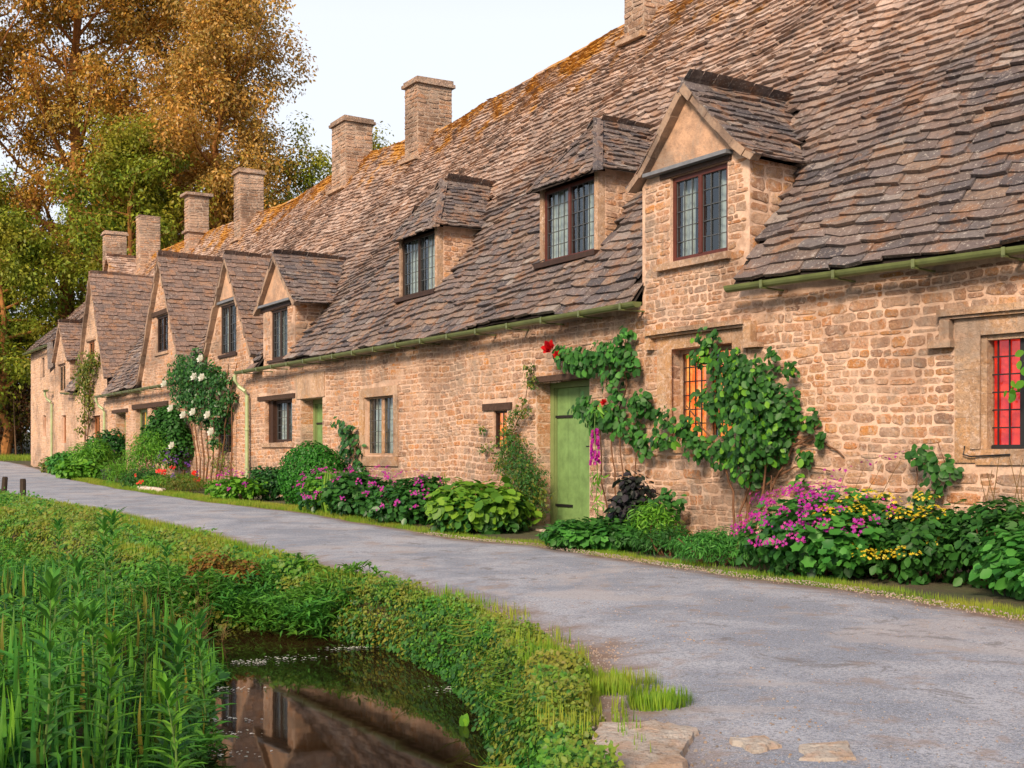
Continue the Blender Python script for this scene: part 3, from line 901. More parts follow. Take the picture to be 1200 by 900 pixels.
# lit lamp hangs in front of the curtain
n = 14; v = []; f = []
for r_, h_ in prof[:4]:
    v += [(cx + r_ * math.cos(a) , cd - .06 + r_ * .5 * math.sin(a), cz + h_) for a in np.arange(n) * 2 * math.pi / n]
f = [(k * n + i, k * n + (i + 1) % n, (k + 1) * n + (i + 1) % n, (k + 1) * n + i) for k in range(3) for i in range(n)]
lamp.add(v, f)
lo = lamp.build('table_lamp', M['iron'], None, loc=FP([cx, cd, cz]))
tag(lo, 'small lit table lamp with an orange shade behind the red window', 'lamp')
ls = MB(); v = []
for r_, h_ in prof[4:]:
    v += [(cx + r_ * math.cos(a), cd - .06 + r_ * .5 * math.sin(a), cz + h_) for a in np.arange(n) * 2 * math.pi / n]
ls.add(v, [(i, (i + 1) % n, n + (i + 1) % n, n + i) for i in range(n)])
ls.build('lamp_shade', M['lamp_shade'], lo, smooth=True)

# climber window, two lights with stone surround and hood
t0, t1, z0, z1, dp = op('climber_window')
window(COTT[0], t0, t1, z0, z1, dp - .08, 'jamb', 2, 4, 6, 'orange_curtain', .05, .12, 'iron', .6, .10, back=.09, label='stone mullioned window with orange curtains behind iron bars')
sb = MB()
sb.blocks(t0 - .22, t0, -.022, .1, z0 - .12, z1 + .16); sb.blocks(t1, t1 + .24, -.022, .1, z0 - .12, z1 + .16)
sb.blocks(t0, t1, -.024, .1, z1, z1 + .158); sb.blocks(t0, t1, -.03, .13, z0 - .14, z0 - .002)
sb.blocks(t1 - .05, t1 + .05, -.04, -.023, z0, z1 + .05)
sb.build('window_surround', M['jamb'], COTT[0])
hb = MB()
hb.blocks(t0 - .26, t1 + .38, -.13, -.001, z1 + .19, z1 + .25); hb.blocks(t0 - .24, t1 + .36, -.08, -.001, z1 + .161, z1 + .189)
hb.blocks(t0 - .36, t0 - .24, -.10, -.001, z1 - .02, z1 + .22); hb.blocks(t0 - .46, t0 - .22, -.11, -.002, z1 - .08, z1 - .021)
hb.blocks(t1 + .30, t1 + .40, -.09, -.001, z1 + .02, z1 + .188)
hb.build('hood_mould', M['jamb'], COTT[0])
# slit window
t0, t1, z0, z1, dp = op('slit')
window(COTT[1], t0, t1, z0, z1, dp - .08, 'timber', 1, 2, 3, 'orange_curtain', .03, 0, 'iron', .5, back=.07, label='tiny slit window with an orange curtain')
lb = MB(); lb.box(1.55, 2.38, -.035, .2, 1.79, 1.89, .004); lb.build('lintel', M['lintel'], COTT[1])
lb = MB(); lb.box(1.66, 2.14, -.03, .16, 1.14, 1.198, .003); lb.build('window_sill', M['jamb'], COTT[1])
# mullion window
t0, t1, z0, z1, dp = op('mullion_window')
window(COTT[1], t0, t1, z0, z1, dp - .06, 'jamb', 2, 3, 5, 'white_cloth', .03, 0, 'lead', .5, .11, 'two light window with lace curtains between orange stone mullions')
sb = MB()
sb.blocks(t0 - .17, t0, -.03, .12, z0 - .02, z1 + .17); sb.blocks(t1, t1 + .20, -.03, .12, z0 - .02, z1 + .17)
sb.blocks(t0, t1, -.028, .12, z1, z1 + .17); sb.blocks(t0 - .17, t1 + .2, -.035, .14, z0 - .20, z0 - .022)
sb.build('window_surround', M['jamb'], COTT[1])
# timber window left
t0, t1, z0, z1, dp = op('timber_window')
window(COTT[2], t0, t1 - .25, z0, z1, dp - .05, 'timber', 2, 3, 5, 'white_cloth', .07, 0, 'lead', .5, .08, 'dark timber window with lace curtains under an oak lintel')
mb = MB(); mb.box(t1 - .25, t1, .10, .2, z0, z1); mb.build('timber_panel', M['timber'], COTT[2])
lb = MB(); lb.box(10.22, 12.45, -.04, .2, 2.302, 2.40, .006); lb.build('lintel', M['lintel'], COTT[2])
lb = MB(); lb.box(10.3, 12.2, -.05, .18, 1.26, 1.358, .006); lb.build('window_sill', M['jamb'], COTT[2])
# rose window
t0, t1, z0, z1, dp = op('rose_window')
wo = window(COTT[3], t0, t1, z0, z1, dp - .05, 'timber', 2, 3, 5, None, .06, .5, 'lead', .5, .07, 'small window with a lit yellow blind behind the white rose')
bl = MB(); bl.box(t0 + .07, t0 + .45, dp + .05, dp + .06, z0 + .05, z1 - .1); bl.build('blind', M['yellow_curtain'], wo)
# far openings
t0, t1, z0, z1, dp = op('wide_window'); window(COTT[4], t0, t1, z0, z1, dp - .05, 'door_frame', 3, 2, 5, 'white_cloth', .06, .4, 'lead', .5)
t0, t1, z0, z1, dp = op('tall_window'); window(COTT[4], t0, t1, z0, z1, dp - .05, 'door_frame', 2, 2, 4, 'yellow_curtain', .1, .5, 'lead', .5, .1)
lb = MB(); lb.box(19.7, 23.55, -.04, .2, 2.455, 2.585, .008); lb.build('lintel', M['lintel'], COTT[4])
lb = MB(); lb.box(24.15, 26.15, -.04, .3, 2.403, 2.51, .006); lb.build('lintel', M['lintel'], COTT[4])
t0, t1, z0, z1, dp = op('brown_window'); window(COTT[5], t0, t1, z0, z1, dp - .05, 'brown_wood', 3, 1, 3, None, .09, .5, 'brown_wood', .4, .07)
t0, t1, z0, z1, dp = op('end_low'); window(COTT[6], t0, t1, z0, z1, dp - .05, 'brown_wood', 2, 1, 3, None, .08, .5, 'brown_wood', .4)
t0, t1, z0, z1, dp = op('end_slit'); window(COTT[6], t0, t1, z0, z1, dp - .05, 'brown_wood', 1, 2, 3, None, .08, .5, 'brown_wood', .4)
t0, t1, z0, z1, dp = op('end_up'); window(COTT[6], t0, t1, z0, z1, dp - .05, 'timber', 1, 2, 3, None, .06, .5, 'lead', .4)
# dormer windows
t0, t1, z0, z1, dp = op('g6w'); window(COTT[0], t0, t1, z0, z1, dp - .10, 'redbrown', 2, 3, 5, 'white_cloth', .06, .45, 'lead', .45, .06, 'red brown casement window of the gabled dormer')
t0, t1, z0, z1, dp = op('g5w'); window(COTT[2], t0, t1, z0, z1, dp - .10, 'timber', 2, 3, 6, 'white_cloth', .06, .1, 'lead', .45, .05, 'dark casement window of the small gabled dormer')
t0, t1, z0, z1, dp = op('g4w'); window(COTT[3], t0, t1, z0, z1, dp - .10, 'timber', 2, 3, 5, 'white_cloth', .05, .5, 'lead', .45, .05)
t0, t1, z0, z1, dp = op('g3w'); window(COTT[4], t0, t1, z0, z1, dp - .10, 'timber', 2, 2, 4, None, .07, .5, 'timber', .45, .05)
t0, t1, z0, z1, dp = op('g2w'); window(COTT[5], t0, t1, z0, z1, dp - .08, 'brown_wood', 2, 2, 3, None, .07, .5, 'timber', .4, .05)
t0, t1, z0, z1, dp = op('g1w'); window(COTT[6], t0, t1, z0, z1, dp - .08, 'jamb', 2, 2, 4, None, .09, .5, 'timber', .4, .09)

# ---- doors
def door(parent, t0, t1, z0, z1, d, label, hinge=True, planks=4):
    do = MB(); fw = .09
    do.box(t0, t0 + fw, d - .03, d + .07, z0, z1 - .004); do.box(t1 - fw, t1, d - .03, d + .07, z0, z1 - .004)
    do.box(t0 + fw, t1 - fw, d - .03, d + .07, z1 - fw, z1 - .004)
    do.box(t0 + fw, t0 + fw + .02, d + .0, d + .06, z0, z1 - fw); do.box(t1 - fw - .02, t1 - fw, d, d + .06, z0, z1 - fw)
    o = do.build('door', M['door_frame'], parent); o['label'] = label
    lf = MB(); a, b_ = t0 + fw + .022, t1 - fw - .022; w_ = (b_ - a) / planks
    for k in range(planks):
        lf.box(a + k * w_ + .004, a + (k + 1) * w_ - .004, d + .02, d + .055, z0 + .02, z1 - fw - .005)
    lf.box(a, b_, d + .03, d + .06, z0 + .02, z1 - fw - .005)
    lf.box(a + .004, b_ - .004, d + .004, d + .019, z0 + .02, z0 + .16)
    lf.build('door_leaf', M['door'], o)
    if hinge:
        for zz in (z0 + .3, z1 - .5):
            h = MB(); h.box(t1 - fw - .42, t1 - fw, d - .0, d + .017, zz - .018, zz + .018)
            h.build('hinge', M['iron'], o)
        h = MB(); h.box(t0 + .2, t0 + .28, d - .02, d + .018, z0 + 1.02, z0 + 1.24); h.tube([(t0 + .24, d - .02, z0 + 1.14), (t0 + .24, d - .06, z0 + 1.14), (t0 + .36, d - .06, z0 + 1.14)], .011, 6)
        h.build('latch', M['iron'], o)
    return o
t0, t1, z0, z1, dp = op('main_door'); door(COTT[1], t0 + .004, t1 - .004, .09, z1, dp - .03, 'tall sage green plank door')
sb = MB(); sb.box(t0 - .05, t1 + .06, -.30, dp + .2, -.1, .085, .01); sb.build('doorstep', M['grey_slab'], COTT[1])
sb = MB(); sb.box(t0 + .01, t1 + .18, -.045, dp + .05, z1 - .012, z1 + .07, .004); sb.build('lintel', M['lintel'], COTT[1])
t0, t1, z0, z1, dp = op('left_door'); zb = wall_base(9.3); door(COTT[2], t0 + .004, t1 - .004, zb + .05, z1, dp - .03, 'green plank door in a dressed stone doorway')
sb = MB()
x = 8.62
while x < 10.1:
    w_ = .21; sb.box(x, min(x + w_, 10.14), -.02 - random.uniform(0, .008), .1, 2.26, 2.76, .003); x += w_ - .001
sb.build('lintel', M['jamb'], COTT[2])
t0, t1, z0, z1, dp = op('far_door'); zb = wall_base(25); door(COTT[4], t0 + .004, t1 - .004, zb + .03, z1, dp - .03, 'green door in the deep far doorway', False)

# ---- dormers
def slab_edge(mb, p0, p1, th, wd):
    pass

def gable_dormer(i, g, tile_mat, length=None, ov=.14, cheeks=False, e=.13, w=.25):
    c, hw, zf, za = GABLES[g]
    sl = math.hypot(hw, za - zf); ca, sa = hw / sl, (za - zf) / sl
    ext = .10
    full = sl + ext
    par = COTT[i]
    mb = MB(); un = MB()
    dmax = 3.75
    for s in (-1, 1):
        def mp(u, v, cc, s=s):
            v = np.asarray(v, float); u = np.asarray(u, float); cc = np.asarray(cc, float)
            sag = .03 * np.sin(u * 2.0 + s)
            lift = .09 * np.clip(1 - v / .5, 0, 1) ** 2 * (1 if cheeks else .5)
            return np.stack([c + s * ((full - v) * ca + cc * sa), u, za - (full - v) * sa + cc * ca + sag * .4 + lift], -1)
        def ins(u, v, w_, mp=mp):
            p = mp(u, v, 0)
            return p[2] > float(roofz(p[0], p[1])) - .06
        tile_patch(mb, mp, -ov, dmax, full, e, w, ins, th=.026, wear=lambda u, v: .1)
        # sheathing with a visible thickness at the verge
        for k in range(24):
            for l in range(12):
                u0, u1 = -ov + .03 + k * .15, -ov + .03 + (k + 1) * .15
                v0, v1 = .02 + (full - .02) * l / 12, .02 + (full - .02) * (l + 1) / 12
                q = mp(np.array([u0, u1, u1, u0]), np.array([v0, v0, v1, v1]), np.array([-.008] * 4))
                cc = q.mean(0)
                if cc[2] < float(roofz(cc[0], cc[1])) - .12: continue
                un.add(q, [(0, 1, 2, 3)])
        v_ = 0.0
        while v_ < full:
            w_ = min(random.uniform(.16, .34), full - v_); o_ = random.uniform(-.02, .012); th_ = -.075 + random.uniform(-.012, .012)
            q = mp(np.array([-ov + .01 + o_] * 4), np.array([v_, v_ + w_ - .004, v_ + w_ - .004, v_]), np.array([.02, .02, th_, th_]))
            q2 = mp(np.array([.0] * 4), np.array([v_, v_ + w_ - .004, v_ + w_ - .004, v_]), np.array([.02, .02, th_, th_]))
            un.add(np.concatenate([q, q2]), [(0, 1, 2, 3), (3, 2, 6, 7), (0, 3, 7, 4), (1, 5, 6, 2)])
            v_ += w_
    # ridge
    u = -ov
    while True:
        w_ = random.uniform(.3, .45)
        if za < float(roofz(c, u + w_ * .5)) - .02: break
        z = za + random.uniform(0, .015)
        mb.add([(c - .10, u, z - .085), (c, u, z + .045), (c + .10, u, z - .085), (c - .10, u + w_ - .01, z - .09), (c, u + w_ - .01, z + .04), (c + .10, u + w_ - .01, z - .09)],
               [(0, 1, 4, 3), (1, 2, 5, 4), (0, 2, 1), (3, 4, 5), (0, 3, 5, 2)], .5)
        u += w_
    ro = mb.build('dormer_roof', M[tile_mat], par)
    un.build('verge', M['verge'], ro)
    if g in PLASTER:
        zp = PLASTER[g]
        k = hw / (za - zf)
        hb = (za - .09 - zp) * k
        pl = MB(); n = 10; v = []
        hbw = min(hb, WALLG[g][0] + .02)
        base = [(-hbw, zp), (hbw, zp)]
        if hb > hbw: base = [(-hbw, zp), (hbw, zp), (hbw, za - .09 - hbw / k), (0, za - .09), (-hbw, za - .09 - hbw / k)]
        else: base += [(0, za - .09)]
        pl.add([(c + x, -.018, z) for x, z in base] + [(c + x, .0, z) for x, z in base], [tuple(range(len(base)))] + [(j, (j + 1) % len(base), len(base) + (j + 1) % len(base), len(base) + j) for j in range(len(base))])
        pl.build('gable_render', M['plaster'], par)
    if cheeks:
        wl = WALLG[g][0]
        for s in (-1, 1):
            ch = MB(); cs = MB()
            tt = c + s * wl
            ztop = za - wl * (za - zf) / hw - .07
            dd = np.linspace(0, 3.2, 33)
            for k in range(32):
                a0, a1 = float(roofz(tt, dd[k])) - .15, float(roofz(tt, dd[k + 1])) - .15
                if a0 > ztop: break
                ch.add([(tt, dd[k], a0 - .3 if k == 0 else a0), (tt, dd[k + 1], a1), (tt, dd[k + 1], max(ztop, a1)), (tt, dd[k], ztop)], [(0, 1, 2, 3)])
            def cm(u, v, cc, tt=tt, s=s): return np.stack([tt + s * cc, u, v], -1)
            stone_face(cs, cm, .0, 1.6, float(eave(tt)) - .05, ztop, inside=lambda u, v, w_, h_, tt=tt: v > float(roofz(tt, max(u - w_ / 2, 0))) - .12, hs=(.08, .17), ws=(.18, .4))
            ch.build('dormer_cheek', M['mortar'], par)
            cs.build('dormer_cheek_stones', M['stone'], par, smooth=True)

gable_dormer(0, 'g6', 'dormer_tiles', cheeks=True, e=.12, w=.26)
gable_dormer(2, 'g5', 'dormer_tiles', cheeks=True, e=.13, w=.26)
gable_dormer(3, 'g4', 'brown_tiles', e=.14, w=.25)
gable_dormer(4, 'g3', 'brown_tiles', e=.15, w=.25)
gable_dormer(5, 'g2', 'brown_tiles', e=.16, w=.27)
gable_dormer(6, 'g1', 'brown_tiles', cheeks=True, e=.15, w=.27)
# heads and sills of the gabled dormers
def bar(i, name, mat, *b_, j=.003):
    m_ = MB(); m_.box(*b_, j); return m_.build(name, M[mat], COTT[i])
bar(0, 'flashing', 'flashing', -3.22, -1.72, -.12, .0, 4.565, 4.61)
bar(0, 'lintel', 'timber', -3.2, -1.95, -.03, .1, 4.505, 4.563)
bar(0, 'window_sill', 'jamb', -3.2, -1.93, -.09, .03, 3.37, 3.452)
bar(2, 'flashing', 'flashing', 10.32, 12.3, -.12, .0, 4.36, 4.41)
bar(2, 'lintel', 'timber', 10.45, 12.25, -.03, .1, 4.275, 4.355)
bar(2, 'window_sill', 'timber', 10.62, 11.8, -.05, .03, 3.11, 3.165)
bar(3, 'flashing', 'flashing', 13.85, 15.4, -.08, .0, 4.76, 4.82)
bar(3, 'window_sill', 'timber', 13.9, 15.25, -.05, .03, 3.45, 3.515)
bar(4, 'lintel', 'lintel', 19.6, 21.3, -.05, .1, 5.03, 5.16)
bar(4, 'window_sill', 'jamb', 19.65, 21.05, -.05, .03, 3.9, 3.975)
bar(5, 'lintel', 'jamb', 28.5, 29.8, -.06, .1, 4.99, 5.07)
bar(6, 'lintel', 'jamb', 33.4, 34.85, -.06, .1, 4.505, 4.60)

def hip_dormer(i, g):
    c, hw, ze, zr = HIPS[g]
    par = COTT[i]
    mb = MB(); un = MB()
    front, apex = HF - .14, .93
    def side_pt(s, u, v, cc):   # u into the roof, v up the slope
        pass
    rise = zr - ze; sl = math.hypot(hw + .06, rise); ca, sa = (hw + .06) / sl, rise / sl
    for s in (-1, 1):
        def mp(u, v, cc, s=s):
            v = np.asarray(v, float); u = np.asarray(u, float); cc = np.asarray(cc, float)
            lift = .05 * np.clip(1 - v / .4, 0, 1) ** 2
            return np.stack([c + s * ((sl - v) * ca + cc * sa), u, ze + v * sa + cc * ca + lift], -1)
        def ins(u, v, w_, mp=mp):
            p = mp(u, v, 0)
            return p[2] > float(roofz(p[0], p[1])) - .06 and u - w_ * .35 > front + (apex - front) * v / sl - .05
        tile_patch(mb, mp, front, 3.2, sl, .105, .20, ins, th=.024, wear=lambda u, v: .1)
        for k in range(20):
            for l in range(10):
                v0, v1 = sl * l / 10, sl * (l + 1) / 10
                f0 = front + (apex - front) * v0 / sl; f1 = front + (apex - front) * v1 / sl
                a = [f0 + k * .12, f0 + (k + 1) * .12, f1 + (k + 1) * .12, f1 + k * .12]
                q = mp(np.array(a), np.array([v0, v0, v1, v1]), np.array([-.006] * 4)); cc = q.mean(0)
                if cc[2] < float(roofz(cc[0], cc[1])) - .1: continue
                un.add(q, [(0, 1, 2, 3)])
    fl = math.hypot(rise, apex - front); fa, fb = (apex - front) / fl, rise / fl
    def fm(u, v, cc):
        v = np.asarray(v, float); cc = np.asarray(cc, float)
        return np.stack([np.asarray(u, float), front + v * fa - cc * fb, ze + v * fb + cc * fa], -1)
    tile_patch(mb, fm, c - hw - .06, c + hw + .06, fl, .105, .20, lambda u, v, w_: abs(u - c) + w_ * .35 < (hw + .06) * (1 - v / fl) + .05, th=.024, wear=lambda u, v: .1)
    un.add([fm(c - hw - .05, 0, -.006), fm(c + hw + .05, 0, -.006), fm(c, fl, -.006)], [(0, 1, 2)])
    # hip stones and ridge
    for s in (-1, 1):
        for k in range(7):
            f0, f1 = k / 7, (k + 1) / 7 - .01
            def hp(f): return np.array([c + s * (hw + .06) * (1 - f), front + (apex - front) * f, ze + rise * f + .025])
            a, b_ = hp(f0), hp(f1)
            mb.add([a + (s * .05, .06, -.01), a + (0, 0, .04), a + (-s * .07, -.03, -.01), b_ + (s * .05, .06, -.01), b_ + (0, 0, .04), b_ + (-s * .07, -.03, -.01)], [(0, 1, 4, 3), (1, 2, 5, 4), (0, 2, 1), (3, 4, 5)], .1)
    u = apex - .08
    while zr > float(roofz(c, u + .15)) - .03:
        z = zr
        mb.add([(c - .10, u, z - .07), (c, u, z + .07), (c + .10, u, z - .07), (c - .10, u + .33, z - .07), (c, u + .33, z + .065), (c + .10, u + .33, z - .07)],
               [(0, 1, 4, 3), (1, 2, 5, 4), (0, 2, 1), (3, 4, 5)], .1)
        u += .34
    ro = mb.build('dormer_roof', M['dormer_tiles'], par)
    un.build('roof_boards', M['underlay'], ro)
    # front posts, cheeks, window
    zs = 3.93
    wl = hw - .12
    for s in (-1, 1):
        fr = MB(); a = c + s * wl; fr.box(min(a, a - s * .09), max(a, a - s * .09), HF, HF + .12, zs - .1, ze + .06)
        fr.build('dormer_post', M['jamb'], par)
    bl = MB(); bl.box(c - wl - .03, c + wl + .03, HF - .09, HF + .03, zs - .05, zs + .02, .004); bl.build('window_sill', M['timber'], par)
    for s in (-1, 1):
        ch = MB(); cs = MB()
        tt = c + s * (wl - .0)
        dd = np.linspace(HF + .12, 2.4, 24)
        for k in range(23):
            a0, a1 = float(roofz(tt, dd[k])) - .12, float(roofz(tt, dd[k + 1])) - .12
            if a0 > ze + .1: break
            ch.add([(tt, dd[k], a0), (tt, dd[k + 1], a1), (tt, dd[k + 1], max(a1, ze + .1)), (tt, dd[k], ze + .1)], [(0, 1, 2, 3)])
        def cm(u, v, cc, tt=tt, s=s): return np.stack([tt + s * cc, u, v], -1)
        stone_face(cs, cm, HF + .12, 1.8, zs - .1, ze + .02, inside=lambda u, v, w_, h_, tt=tt: v > float(roofz(tt, u - w_ / 2)) - .1, hs=(.07, .12), ws=(.15, .3), prot=(.006, .016), gap=.006)
        ch.build('dormer_cheek', M['mortar'], par); cs.build('cheek_tiles', M['stone'], par)
    window(par, c - wl + .09, c + wl - .09, zs + .02, ze + .02, HF + .03, 'redbrown' if g == 'd3' else 'timber', 2, 4, 5, 'white_cloth', .05, .4 if g == 'd3' else .15, 'lead', .40, .06,
           'wide casement window of the right hipped dormer' if g == 'd3' else 'casement window of the left hipped dormer')
hip_dormer(1, 'd2'); hip_dormer(1, 'd3')

# small cross gable high on the far roof, under its chimney
mb = MB(); un = MB()
c, za, zb_ = 36.2, 9.0, 7.3
fd = 2.25
un.add([(c - 1.6, fd, zb_), (c + 1.6, fd, zb_), (c, fd, za)], [(0, 1, 2)])
for s in (-1, 1):
    sl = math.hypot(1.7, za - zb_ + .1)
    def mp(u, v, cc, s=s):
        v = np.asarray(v, float)
        return np.stack([c + s * ((sl - v) * 1.7 / sl + np.asarray(cc) * .7), np.asarray(u, float), za + .05 - (sl - v) * (za - zb_ + .1) / sl + np.asarray(cc) * .7], -1)
    tile_patch(mb, mp, fd - .15, 4.2, sl, .15, .25, lambda u, v, w_, mp=mp: True, th=.035, wear=lambda u, v: .8)
mb.build('cross_gable_roof', M['tiles'], COTT[6]); un.build('cross_gable_wall', M['plaster'], COTT[6])

# ---- chimneys
def chimney(i, t0, dt, d0, dd, ztop, cap='slab', stage=None, base_flash=True):
    zb = float(roofz(t0, d0)) - .5
    par = COTT[i]
    bk = MB(); bk.box(t0, t0 + dt, d0, d0 + dd, zb, ztop)
    co = bk.build('chimney', M['dark_mortar'], par)
    st = MB()
    faces = [(lambda u, v, c: np.stack([u, d0 - c, v], -1), t0, t0 + dt), (lambda u, v, c: np.stack([t0 - c, u, v], -1), d0, d0 + dd),
             (lambda u, v, c: np.stack([u, d0 + dd + c, v], -1), t0, t0 + dt), (lambda u, v, c: np.stack([t0 + dt + c, u, v], -1), d0, d0 + dd)]
    for mp, a, b_ in faces:
        stone_face(st, mp, a - .004, b_ + .004, zb, ztop - .01, hs=(.07, .13), ws=(.16, .42), prot=(.006, .02), gap=.006)
    st.build('chimney_stones', M['chimney'], co, smooth=False)
    cp = MB()
    if cap == 'slab':
        cp.box(t0 - .07, t0 + dt + .07, d0 - .07, d0 + dd + .07, ztop, ztop + .07, .01)
        cp.box(t0 - .03, t0 + dt + .03, d0 - .03, d0 + dd + .03, ztop + .071, ztop + .15, .012)
    elif cap == 'wide':
        cp.box(t0 - .13, t0 + dt + .13, d0 - .13, d0 + dd + .13, ztop, ztop + .10, .012)
    else:
        cp.box(t0 - .02, t0 + dt + .02, d0 - .02, d0 + dd + .02, ztop, ztop + .05, .012)
    if stage:
        sg = MB(); sg.box(t0 - .09, t0 + dt + .09, d0 - .09, d0 + dd + .09, stage, stage + .08, .01); sg.build('string_course', M['chimney'], co)
    cp.build('chimney_cap', M['chimney'], co)
    fl = MB(); zf = float(roofz(t0, d0))
    fl.box(t0 - .10, t0 + dt + .10, d0 - .13, d0 + .02, zf + .02, zf + .10, .012)
    fl.build('drip_course', M['jamb'], co)
chimney(1, 2.78, .55, 3.42, .56, 10.2)
chimney(2, 11.05, .64, 3.3, .9, 9.68)
chimney(3, 14.9, .88, 3.2, .76, 9.68)
chimney(4, 23.1, .57, 3.2, .78, 10.0)
chimney(5, 28.4, .5, 3.15, .72, 10.25, 'wide', 8.95)
chimney(6, 35.0, .6, 3.15, .8, 10.62, 'none')
chimney(6, 40.0, .5, 2.95, .9, 10.65)

# ---- gutters and downpipes
def gutter(i, t0, t1, d=-.30, droop=0.0, z=None):
    g = MB(); n = max(2, int((t1 - t0) / .5)); k = 9
    ts = np.linspace(t0, t1, n); v = []; f = []
    zz = [(float(eave(t)) if z is None else z) - .045 for t in ts]
    for t, z_ in zip(ts, zz):
        for q in range(k):
            a = math.pi * q / (k - 1)
            v.append((t, d - .072 * math.cos(a), z_ + .025 - .072 * math.sin(a)))
        for q in range(k):
            a = math.pi * (k - 1 - q) / (k - 1)
            v.append((t, d - .062 * math.cos(a), z_ + .025 - .062 * math.sin(a)))
    K = 2 * k
    for j in range(n - 1):
        for q in range(K): f.append((j * K + q, j * K + (q + 1) % K, (j + 1) * K + (q + 1) % K, (j + 1) * K + q))
    f += [tuple(range(k)), tuple((n - 1) * K + q for q in range(k))]
    g.add(v, f)
    go = g.build('gutter', M['gutter'], COTT[i], smooth=False)
    x = t0 + .25
    while x < t1 - .05:
        zq = (float(eave(x)) if z is None else z) - .045
        b_ = MB(); b_.box(x - .018, x + .018, d - .085, d + .30, zq - .062, zq - .045)
        b_.box(x - .018, x + .018, d - .085, d - .073, zq - .06, zq + .03)
        x += .9
        b_.build('gutter_bracket', M['gutter'], go)
gutter(0, -11.4, -3.42)
gutter(1, -1.85, 7.70); gutter(2, 7.71, 13.1)
gutter(4, 18.3, 22.3); gutter(5, 22.4, 27.1)
gutter(6, 31.6, 32.7); gutter(6, 35.5, 40.5)
gutter(6, 35.45, 35.9, z=3.6)
def pipe(i, t, z1, z0, mat='downpipe'):
    p = MB()
    p.tube([(t + .25, -.30, z1), (t + .25, -.30, z1 - .12), (t + .14, -.24, z1 - .28), (t + .02, -.14, z1 - .38), (t, -.10, z1 - .5), (t, -.10, z0)], .045, 10)
    for zz in np.arange(z0 + .4, z1 - .5, .9): p.tube([(t, -.10, zz), (t, -.10, zz + .05)], .058, 10)
    p.build('downpipe', M[mat], COTT[i], smooth=False)
pipe(2, 12.95, 2.93, .35)
pipe(5, 26.85, 2.95, .4)
pipe(6, 35.6, 3.5, .55)

# ------------------------------------------------------------------ leaves
def tmpl(kind):
    if kind == 'diamond':
        return np.array([(0, 0, 0), (.27, .45, .05), (0, 1, -.02), (-.27, .45, .05)], float), np.array([(0, 1, 2), (0, 2, 3)])
    if kind == 'oval':
        v = [(0, 0, 0), (.22, .15, .04), (.37, .48, .07), (.22, .82, .02), (0, 1, -.06), (-.22, .82, .02), (-.37, .48, .07), (-.22, .15, .04), (0, .5, -.02)]
        return np.array(v, float), np.array([(0, 1, 2, 8), (8, 2, 3, 4), (0, 8, 6, 7), (8, 4, 5, 6)])
    if kind == 'lance':
        v = [(0, 0, 0), (.07, .2, .03), (.11, .5, .03), (.06, .8, -.05), (0, 1, -.16), (-.06, .8, -.05), (-.11, .5, .03), (-.07, .2, .03), (0, .5, .01)]
        return np.array(v, float), np.array([(0, 1, 2, 8), (8, 2, 3, 4), (0, 8, 6, 7), (8, 4, 5, 6)])
    if kind == 'lobed':
        v = [(0, .45, -.06)]
        n = 12
        for k in range(n):
            a = -math.pi / 2 + (k + .5) * 2 * math.pi / n
            r = .55 if k % 2 == 0 else .40
            if k in (0, n - 1): r = .42
            v.append((r * math.cos(a), .45 + r * math.sin(a), .05 if k % 2 == 0 else .0))
        return np.array(v, float), np.array([(0, 1 + k, 1 + (k + 1) % n) for k in range(n)])
    if kind == 'blade':
        v = [(-.035, 0, 0), (.035, 0, 0), (-.03, .4, .03), (.03, .4, .03), (-.02, .75, .13), (.02, .75, .13), (-.003, 1, .28), (.003, 1, .28)]
        return np.array(v, float), np.array([(0, 1, 3, 2), (2, 3, 5, 4), (4, 5, 7, 6)])
    if kind == 'petal5':
        v = [(0, 0, 0)]
        for k in range(10):
            a = k * math.pi / 5
            r = .5 if k % 2 == 0 else .24
            v.append((r * math.cos(a), r * math.sin(a), .12 if k % 2 == 0 else .05))
        return np.array(v, float), np.array([(0, 1 + k, 1 + (k + 1) % 10) for k in range(10)])

def unit(a): return a / (np.linalg.norm(a, axis=-1, keepdims=True) + 1e-9)

def leaf_verts(pos, nrm, tip, size, kind):
    T, F_ = tmpl(kind)
    n = len(pos)
    nrm = unit(nrm); tip = unit(tip - (tip * nrm).sum(1, keepdims=True) * nrm); side = np.cross(tip, nrm)
    size = np.broadcast_to(size, (n,))
    L_ = T[None] * size[:, None, None]
    V_ = pos[:, None] + L_[..., 0:1] * side[:, None] + L_[..., 1:2] * tip[:, None] + L_[..., 2:3] * nrm[:, None]
    FF = (F_[None] + (np.arange(n) * len(T))[:, None, None]).reshape(-1, F_.shape[1])
    return V_.reshape(-1, 3), FF

def leaves(name, mat, parent, pos, nrm, tip, size, kind, loc=None, smooth=False):
    V_, F_ = leaf_verts(pos, nrm, tip, size, kind)
    return fast_mesh(name, V_, F_, M[mat], parent, loc, smooth)

def rdir(n): return unit(RNG.normal(size=(n, 3)))

def blobs(centers, radii, n, shell=.55):
    """points spread through ellipsoids, more of them near the outside; returns points and outward directions"""
    centers = np.asarray(centers, float); radii = np.asarray(radii, float)
    if radii.ndim == 1: radii = np.tile(radii, (len(centers), 1))
    wgt = (radii[:, 0] * radii[:, 1] + radii[:, 0] * radii[:, 2]) ; wgt = wgt / wgt.sum()
    k = RNG.choice(len(centers), n, p=wgt)
    d = rdir(n)
    r = np.where(RNG.random(n) < shell, RNG.uniform(.82, 1.05, n), RNG.uniform(.2, .95, n) )
    return centers[k] + d * r[:, None] * radii[k], unit(d / radii[k])

